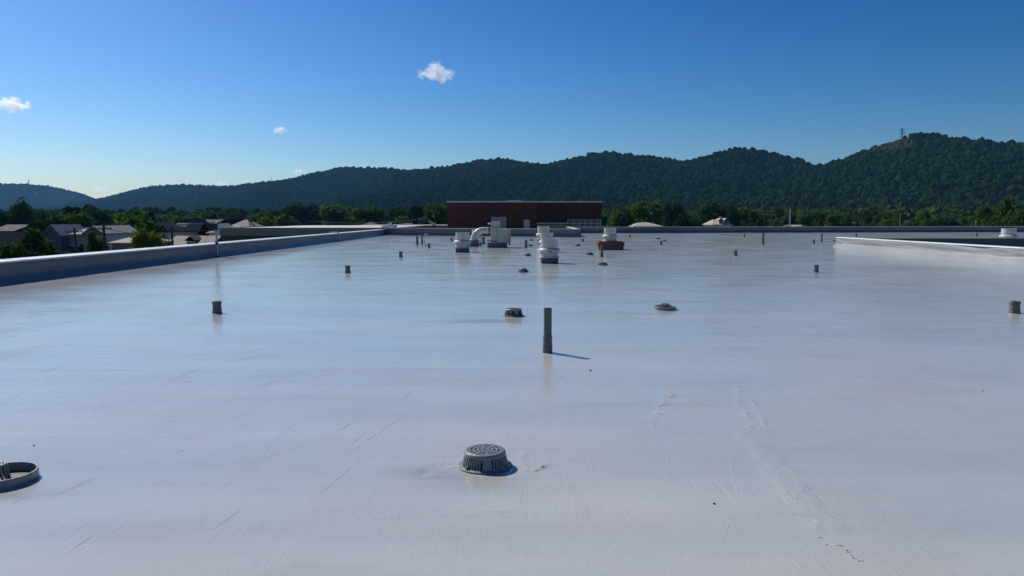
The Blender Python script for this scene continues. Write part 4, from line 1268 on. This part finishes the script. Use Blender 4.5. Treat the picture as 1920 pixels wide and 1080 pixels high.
ORD = ['first', 'second', 'third', 'fourth', 'fifth', 'sixth', 'seventh', 'eighth', 'ninth', 'tenth', 'eleventh', 'twelfth', 'thirteenth', 'fourteenth', 'fifteenth', 'sixteenth', 'seventeenth', 'eighteenth', 'nineteenth', 'twentieth']
ZONES = [(95, 'the far left edge'), (205, 'the beige house'), (300, 'the tan garage roof'), (410, 'the gabled houses'), (520, 'the brown hip roof'), (640, 'the left wing roof'), (745, 'the white roof hoods'), (839, 'the small grey gable'),
         (980, 'the left half of the brick block'), (1128, 'the right half of the brick block'), (1250, 'the tan hip roof'), (1390, 'the dormer house'), (1500, 'the steel pole'), (1640, 'the thin pipes by the white parapet'), (1780, 'the long side of the white parapet'), (2100, 'the right edge')]
BELT = 'trees in the belt below the hills'
count = {}
px = -40
while px < 1960:
    d = rng.uniform(250, 330)
    top = {0: 402, 1: 396, 2: 392}[0 if px < 500 else (2 if px < 1480 else 1)] + rng.uniform(-5, 9)
    if not 845 < px < 1122:
        zone = next(z for e, z in ZONES if px < e)
        count[zone] = count.get(zone, 0) + 1
        tone = rng.choice(['green', 'green', 'dark', 'green', 'yellow'] if px > 1450 else ['green', 'green', 'dark'])
        tree('leafy_tree', f"far {({'green': 'green', 'dark': 'dark green', 'yellow': 'yellowish'})[tone]} tree, {ORD[count[zone] - 1]} from left above {zone}", px, top, rng.uniform(34, 56), d, tone, BELT)
    px += rng.uniform(20, 30)
for k, px in enumerate(np.arange(1446, 1850, 23)):
    tree('leafy_tree', f'{ORD[k]} tree from the left in the low row beyond the far right parapet', px + rng.uniform(-5, 5), rng.uniform(399, 412), rng.uniform(28, 46), rng.uniform(165, 225), rng.choice(['green', 'green', 'yellow', 'dark']), 'low trees beyond the far right parapet')

# ------------------------------------------------------------------ houses
def window(t, x, y, z, w, h, face='front', frame='white_paint'):
    if face == 'front':
        f = MB().box(x - w / 2 - 0.08, x + w / 2 + 0.08, y - 0.05, y - 0.003, z - 0.08, z + h + 0.08).build('window', M[frame], t)
        MB().box(x - w / 2, x + w / 2, y - 0.062, y - 0.052, z, z + h).build('pane', M['pane'], f)
        MB().box(x - w / 2 - 0.12, x + w / 2 + 0.12, y - 0.10, y - 0.052, z - 0.15, z - 0.082).build('sill', M[frame], f)
    else:
        f = MB().box(y + 0.003, y + 0.05, x - w / 2 - 0.08, x + w / 2 + 0.08, z - 0.08, z + h + 0.08).build('window', M[frame], t)
        MB().box(y + 0.052, y + 0.062, x - w / 2, x + w / 2, z, z + h).build('pane', M['pane'], f)

def roof_prism(name, parent, x0, x1, y0, y1, ze, zr, axis, m, hip=0.0, over=0.35, th=0.14):
    x0, x1, y0, y1 = x0 - over, x1 + over, y0 - over, y1 + over
    if axis == 'x':
        ym = (y0 + y1) / 2
        top = [(x0, y0, ze), (x1, y0, ze), (x1, y1, ze), (x0, y1, ze), (x0 + hip, ym, zr), (x1 - hip, ym, zr)]
    else:
        xm = (x0 + x1) / 2
        top = [(x1, y0, ze), (x1, y1, ze), (x0, y1, ze), (x0, y0, ze), (xm, y0 + hip, zr), (xm, y1 - hip, zr)]
    q = MB()
    vs = top + [(x, y, z - th) for x, y, z in top]
    q.add(vs, [(0, 1, 5, 4), (2, 3, 4, 5), (3, 0, 4), (1, 2, 5), (6, 10, 11, 7), (8, 11, 10, 9), (9, 10, 6), (7, 11, 8), (0, 6, 7, 1), (1, 7, 8, 2), (2, 8, 9, 3), (3, 9, 6, 0)])
    return q.build(name, M[m], parent)

def gable_wall(q, x0, x1, y0, y1, z0, ze, zr, axis):
    q.box(x0, x1, y0, y1, z0, ze - 0.16)
    zr = zr - 0.2
    if axis == 'y':
        xm = (x0 + x1) / 2
        q.add([(x0, y0, ze - 0.16), (x1, y0, ze - 0.16), (xm, y0, zr), (x0, y1, ze - 0.16), (x1, y1, ze - 0.16), (xm, y1, zr)], [(0, 1, 2), (5, 4, 3)])
    else:
        ym = (y0 + y1) / 2
        q.add([(x0, y0, ze - 0.16), (x0, y1, ze - 0.16), (x0, ym, zr), (x1, y0, ze - 0.16), (x1, y1, ze - 0.16), (x1, ym, zr)], [(2, 1, 0), (3, 4, 5)])
    return q

def house(label, px0, px1, y_ridge, y_eave, d, axis, wall, roofm, depth=8.0, hip=0.0, wins=(), chimney=False, rz=0.0, door=False):
    a, b = at(px0, y_eave, d), at(px1, y_ridge, d)
    W = b.x - a.x
    t = thing('house', label, 'house', (a.x, d, GZ), rz)
    ze, zr = a.z - GZ, b.z - GZ
    if axis == 'x':                                   # the ridge lies farther back: raise it to read the same
        zr = at(px1, y_ridge, d + depth / 2).z - GZ
    q = MB()
    gable_wall(q, 0, W, 0, depth, 0, ze, zr, axis) if not hip else q.box(0, W, 0, depth, 0, ze - 0.16)
    q.build('wall', M[wall], t)
    r_ = roof_prism('roof', t, 0, W, 0, depth, ze, zr, axis, roofm, hip)
    if chimney:
        MB().box(W * 0.62, W * 0.62 + 0.6, depth / 2 - 0.3, depth / 2 + 0.3, zr - 0.8, zr + 0.7).build('chimney', M['wall_pink'], r_)
    for (u, zz, w, h) in wins:
        window(t, W * u, 0.0, ze * zz, w, h)
    if door:
        dr = MB().box(W * 0.5 - 0.45, W * 0.5 + 0.45, -0.06, -0.003, 0.1, 2.15).build('door', M['shingle_dark'], t)
        MB().box(W * 0.5 + 0.3, W * 0.5 + 0.36, -0.12, -0.062, 1.0, 1.08).build('handle', M['galv'], dr)
    return t, W, ze, zr

# beige two-storey house with blue gabled bay
t, W, ze, zr = house('beige two-storey house with blue gabled bay and porch roof', 121, 171, 428.5, 439, 88, 'x', 'side_beige', 'shingle_grey', 7.0, 0, ((0.65, 0.62, 0.55, 1.3), (0.20, 0.62, 0.8, 1.0), (0.8, 0.15, 0.7, 1.3)), rz=R(-4))
q = MB(); gable_wall(q, -1.2, 0.55, -1.6, 3.0, 0, ze - 0.1, ze + 1.15, 'y'); bay = q.build('blue_bay', M['side_blue'], t)
roof_prism('bay_roof', t, -1.2, 0.55, -1.6, 3.0, ze - 0.1, ze + 1.15, 'y', 'shingle_grey')
for k in range(4): window(bay, -0.98 + 0.42 * k, -1.6, ze - 1.7, 0.24, 1.2, frame='side_blue')
q = MB(); gable_wall(q, W + 0.02, W + 2.0, -0.8, 6.0, 0, ze + 0.1, ze + 1.0, 'y'); q.build('side_wing', M['side_grey'], t)
roof_prism('wing_roof', t, W + 0.02, W + 2.0, -0.8, 6.0, ze + 0.1, ze + 1.0, 'y', 'shingle_grey')
roof_prism('porch_roof', t, -0.3, W * 0.7, -3.4, -0.2, ze - 2.9, ze - 2.0, 'x', 'shingle_brown')
for k in (0.0, 0.35, 0.66):
    MB().box(W * k - 0.08, W * k + 0.08, -3.3, -3.14, 0, ze - 3.1).build('porch_post', M['white_paint'], t)
MB().box(0.6, W * 0.62, -0.7, -0.04, ze - 2.0, ze - 1.5).build('balcony', M['shingle_dark'], t)
MB().box(W * 0.1, W * 0.55, 3.3, 3.6, zr - 0.02, zr + 0.12).build('ridge_cap', M['white_paint'], t)

house('low garage with tan hip roof behind the yellow-green tree', 210, 268, 440, 455, 76, 'x', 'wall_pink', 'shingle_tan', 6.0, 1.8, ((0.3, 0.3, 1.0, 1.0),))
t, W, ze, zr = house('big brown shingle roof with a small dormer by the parapet', 303, 381, 442, 464, 80, 'x', 'wall_pink', 'shingle_brown', 9.0, 0, ((0.3, 0.5, 0.8, 1.2),))
q = MB(); gable_wall(q, W * 0.48, W * 0.48 + 0.8, 1.2, 3.2, ze + 0.2, ze + 0.75, ze + 1.15, 'y'); q.build('dormer', M['side_white'], t)
roof_prism('dormer_roof', t, W * 0.48, W * 0.48 + 0.8, 1.2, 3.4, ze + 0.75, ze + 1.2, 'y', 'shingle_dark', over=0.12, th=0.08)
house('low brown roof between the big shingle roof and the left wing', 383, 404, 446, 458, 82, 'x', 'wall_pink', 'shingle_brown', 6.0, 0, ((0.4, 0.5, 0.8, 1.0),))
house('white gabled house with one small square window', 299, 318, 421, 434, 120, 'y', 'side_white', 'shingle_dark', 10.0, 0, ((0.5, 0.78, 0.6, 0.9),), rz=R(-14))
house('grey house with dark roof right of the white gabled house', 318, 338, 418, 434, 125, 'x', 'side_grey', 'shingle_dark', 8.0, 0, ((0.5, 0.55, 0.7, 1.0),))
house('tall dark steep gable behind the broad pale gable', 346, 356, 410, 424, 142, 'y', 'shingle_dark', 'shingle_dark', 8.0, 0, ((0.5, 0.6, 0.6, 0.9),))
house('broad pale gable below the tall dark gable', 343, 370, 418.5, 436, 128, 'y', 'side_grey', 'shingle_dark', 9.0, 0, ((0.4, 0.5, 0.8, 1.0), (0.7, 0.5, 0.6, 1.0)))
house('grey roofed house with a light roof patch right of the pale gable', 357, 378, 420, 430, 150, 'x', 'side_white', 'shingle_grey', 7.0, 0, ((0.5, 0.5, 0.7, 1.0),))
house('dark blue-grey gabled house beside the small white shed', 376, 394, 417, 438, 122, 'y', 'shingle_dark', 'shingle_dark', 9.0, 0, ((0.5, 0.5, 0.8, 1.0),))
house('small gable with pinkish roof half hidden by the floodlight', 396, 414, 419, 433, 112, 'y', 'side_white', 'shingle_brown', 9.0, 0, ((0.4, 0.6, 0.5, 0.8),), rz=R(10))
house('small bright white shed left of the wing end', 392.5, 402, 433.5, 436.0, 92, 'x', 'white_paint', 'shingle_grey', 3.0, 0, ((0.6, 0.8, 0.4, 0.4),))
house('long dark roof stretching behind the steep gables', 352, 404, 411.5, 419, 180, 'x', 'wall_pink', 'shingle_dark', 9.0, 0, ((0.3, 0.5, 0.9, 1.1), (0.7, 0.5, 0.9, 1.1)))
house('brown hip roof just right of the floodlight box', 431, 465, 412, 425, 160, 'x', 'wall_pink', 'shingle_brown', 9.0, 2.0, ((0.5, 0.6, 0.9, 1.1),), True)
house('white house with dark windows left of the gabled pair', 283, 297, 416, 428, 150, 'y', 'side_white', 'shingle_dark', 8.0, 0, ((0.35, 0.6, 0.6, 1.0), (0.7, 0.6, 0.6, 1.0)))
house('dark roofed house at the left edge below the big dark tree', -14, 24, 421, 433, 118, 'x', 'wall_pink', 'shingle_dark', 8.0, 0, ((0.4, 0.5, 0.8, 1.1), (0.8, 0.5, 0.8, 1.1)))
house('pale gabled house far behind between two trees on the left', 101, 118, 418, 426, 160, 'x', 'side_white', 'shingle_grey', 7.0, 0, ((0.5, 0.5, 0.7, 1.0),))
house('dark hip-roofed house left of the white slanted hood', 676, 702, 416.5, 424, 168, 'x', 'wall_pink', 'shingle_dark', 8.0, 1.5, ((0.5, 0.6, 0.8, 1.0),))
house('narrow pinkish gable touching the white slanted hood', 711, 718, 415.5, 426, 160, 'y', 'wall_pink', 'shingle_dark', 8.0, 0, ((0.5, 0.7, 0.5, 0.8),))
house('grey gabled house right of the white boxy hood', 742, 752, 418.5, 427, 160, 'y', 'side_grey', 'shingle_dark', 8.0, 0, ((0.5, 0.7, 0.5, 0.8),))
house('dark roof with pale end gable before the brick block', 752, 768, 418, 426, 165, 'x', 'wall_pink', 'shingle_dark', 6.0, 0, ((0.5, 0.7, 0.5, 0.8),))
house('small grey gable standing alone left of the brick block', 793, 809, 414, 424, 150, 'y', 'side_grey', 'shingle_dark', 8.0, 0, ((0.5, 0.8, 0.4, 0.7),))
house('tan hip roof right of the brick block', 1191, 1240, 417, 424, 142, 'x', 'wall_pink', 'shingle_tan', 7.0, 2.0, ((0.5, 0.6, 0.9, 1.1),), rz=R(3))
t, W, ze, zr = house('house with pale roof and white dormers beyond the far parapet', 1338, 1372, 411.5, 421, 165, 'x', 'side_white', 'shingle_tan', 8.0, 1.2, ((0.5, 0.6, 0.9, 1.1),), True)
for k in (0.32, 0.62):
    q = MB(); gable_wall(q, W * k, W * k + 1.0, 0.6, 3.0, ze - 0.1, ze + 0.9, ze + 1.35, 'y'); dm = q.build('dormer', M['side_white'], t)
    roof_prism('dormer_roof', t, W * k, W * k + 1.0, 0.6, 3.2, ze + 0.9, ze + 1.4, 'y', 'shingle_tan', over=0.12, th=0.08)
    MB().box(W * k + 0.25, W * k + 0.75, 0.585, 0.598, ze + 0.15, ze + 0.75).build('pane', M['pane'], dm)
house('low pale roof to the far right just above the parapet', 1490, 1512, 421.5, 424, 175, 'x', 'side_white', 'shingle_tan', 6.0, 0, ((0.5, 0.5, 0.8, 0.9),))
house('low dark building between the trees at the far right', 1568, 1604, 412, 419, 215, 'x', 'wall_pink', 'shingle_dark', 8.0, 0, ((0.4, 0.5, 0.9, 1.0),))

# ------------------------------------------------------------------ poles and wires
def pole(label, px, top, d, arms=1, mk='wood_pole', lean=0.0, r=0.14, lamp=False):
    a = at(px, top, d)
    H = a.z - GZ
    t = thing('utility_pole', label, 'utility pole', (a.x, d, GZ)); t.rotation_euler = (0, lean, 0)
    MB().tube([(0, 0, 0), (0, 0, H * 0.5), (0, 0, H)], [r, r * 0.85, r * 0.7], 10).build('shaft', M[mk], t, smooth=True)
    for k in range(arms):
        z = H - 0.4 - 0.9 * k
        c = MB().box(-0.85, 0.85, -0.16, -0.10, z - 0.05, z + 0.05).build('cross_arm', M[mk], t)
        for x in (-0.75, -0.35, 0.35, 0.75):
            MB().lathe([(0.03, z + 0.06), (0.05, z + 0.12), (0.02, z + 0.2)], 8, (x, -0.13, 0)).build('insulator', M['galv'], c)
    if lamp:
        MB().tube([(0, 0, H - 0.2), (0.5, 0, H + 0.05), (1.0, 0, H)], 0.035, 6).build('lamp_arm', M['galv'], t, smooth=True)
        MB().box(0.95, 1.45, -0.1, 0.1, H - 0.06, H + 0.04).build('lamp_head', M['white_paint'], t, bevel=0.02)
    return Vector((a.x, d, a.z))
q1 = pole('slightly leaning wooden utility pole before the beige house', 143, 427, 74, 1, lean=R(-1.5))
q2 = pole('thick dark wooden pole right of the beige house', 194, 421, 72, 1, r=0.17)
q3 = pole('wooden pole with lamp arm in front of the brown shingle roof', 322, 424, 74, 1, lamp=True)
q4 = pole('wooden cross-arm pole left of the small grey gable', 789, 408, 150, 1)
q5 = pole('wooden pole between the roof hoods and the brick block', 586, 412, 165, 1)
q6 = pole('tall pale steel pole beyond the far right parapet', 1482, 391.5, 150, 0, 'galv', r=0.16)
q7 = pole('left one of the two slim dark poles by the dormer house trees', 1434, 400, 165, 1)
q8 = pole('right one of the two slim dark poles by the dormer house trees', 1446.5, 401, 165, 1)
q9 = pole('pole with white lamp head among the low trees at right', 1688, 400, 160, 0, 'galv', r=0.08, lamp=True)
q10 = pole('short white post standing above the parapet at right', 1830, 414, 120, 0, 'white_paint', r=0.07)
def wire(label, a, b, sag):
    pts = [a.lerp(b, k / 14) - Vector((0, 0, sag * (1 - (2 * k / 14 - 1) ** 2) + 0.3)) for k in range(15)]
    tag(MB().tube(pts, 0.022, 5).build('overhead_wire', M['black']), label, 'wire', 'overhead wires')
wire('overhead wire between the two poles by the beige house', q1, q2, 0.3)
wire('overhead wire from the thick dark pole to the lamp-arm pole', q2, q3, 0.5)
wire('overhead wire sagging behind the left wing roof', q5, q4, 0.6)
wire('overhead wire from the lamp-arm pole towards the floodlight', q3, q5, 0.9)
wire('overhead wire between the slim dark poles and the steel pole', q7, q6, 0.4)

# ------------------------------------------------------------------ clouds
def cloud(label, px, py, w, h, d, dens, seed):
    c = at(px, py, d)
    me = bpy.data.meshes.new('cloud')
    mb = MB()
    n1, n2 = 32, 16
    vs = [(math.sin(math.pi * j / n2) * math.cos(2 * math.pi * i / n1), math.sin(math.pi * j / n2) * math.sin(2 * math.pi * i / n1), math.cos(math.pi * j / n2)) for j in range(n2 + 1) for i in range(n1)]
    me.from_pydata(vs, [], [(j * n1 + i, (j + 1) * n1 + i, (j + 1) * n1 + (i + 1) % n1, j * n1 + (i + 1) % n1) for j in range(n2) for i in range(n1)])
    m = bpy.data.materials.new('cloud_vapour'); m.use_nodes = True
    nt = m.node_tree; nt.nodes.clear()
    L = nt.links
    out = nt.nodes.new('ShaderNodeOutputMaterial')
    pv = nt.nodes.new('ShaderNodeVolumePrincipled')
    pv.inputs['Color'].default_value = (1, 1, 1, 1); pv.inputs['Anisotropy'].default_value = 0.55
    tc = nt.nodes.new('ShaderNodeTexCoord')
    ln = nt.nodes.new('ShaderNodeVectorMath'); ln.operation = 'LENGTH'; L.new(tc.outputs['Object'], ln.inputs[0])
    mp = nt.nodes.new('ShaderNodeMapping'); mp.inputs['Location'].default_value = (seed * 3.7, seed * 1.9, seed); mp.inputs['Scale'].default_value = (w / h * 0.85, 1.0, 1.0)
    L.new(tc.outputs['Object'], mp.inputs['Vector'])
    nz = nd(nt, 'ShaderNodeTexNoise', Scale=1.5, Detail=5.0, Roughness=0.62); L.new(mp.outputs[0], nz.inputs['Vector'])
    v = math_node(nt, 'SUBTRACT', math_node(nt, 'MULTIPLY', nz.outputs['Fac'], 3.6), math_node(nt, 'ADD', math_node(nt, 'MULTIPLY', ln.outputs['Value'], 1.3), 0.98))
    v = math_node(nt, 'MAXIMUM', v, 0.0)
    v = math_node(nt, 'MINIMUM', math_node(nt, 'MULTIPLY', v, 2.2), 1.0)
    L.new(math_node(nt, 'MULTIPLY', v, dens), pv.inputs['Density'])
    L.new(pv.outputs[0], out.inputs['Volume'])
    me.materials.append(m)
    o = link('cloud', me, None, c)
    W, H = w * d / FPX / 2 * 1.35, h * d / FPX / 2 * 1.5
    o.scale = (W, W * 0.6, H)
    return tag(o, label, 'cloud', 'small clouds in the blue sky')
cloud('small white puffy cloud high in the centre of the sky', 818, 138, 62, 30, 4700, 0.024, 1.0)
cloud('white cloud at the left edge of the sky', 22, 196, 62, 22, 5000, 0.03, 2.6)
cloud('tiny white cloud puff left of the centre cloud', 526, 244, 30, 12, 5000, 0.03, 4.2)
cloud('little white cloud sitting in the saddle between the left hills', 189, 357, 30, 20, 6500, 0.022, 5.9)
cloud('faint cloud scrap just above the ridge left of centre', 562, 323, 24, 12, 6500, 0.022, 7.3)
cloud('faint cloud scrap touching the long left ridge', 416, 345, 30, 9, 6500, 0.022, 8.8)

# ------------------------------------------------------------------ haze
hz = MB().box(-5900, 2700, -80, 4400, GZ - 1.5, 200)
m = bpy.data.materials.new('haze_air'); m.use_nodes = True
nt = m.node_tree; nt.nodes.clear()
out = nt.nodes.new('ShaderNodeOutputMaterial'); pv = nt.nodes.new('ShaderNodeVolumePrincipled')
pv.inputs['Color'].default_value = (0.22, 0.56, 1.0, 1); pv.inputs['Density'].default_value = 0.00006; pv.inputs['Anisotropy'].default_value = 0.2
nt.links.new(pv.outputs[0], out.inputs['Volume'])
o = hz.build('haze', m)
o['kind'] = 'stuff'; o['label'] = 'thin blue haze over the valley'
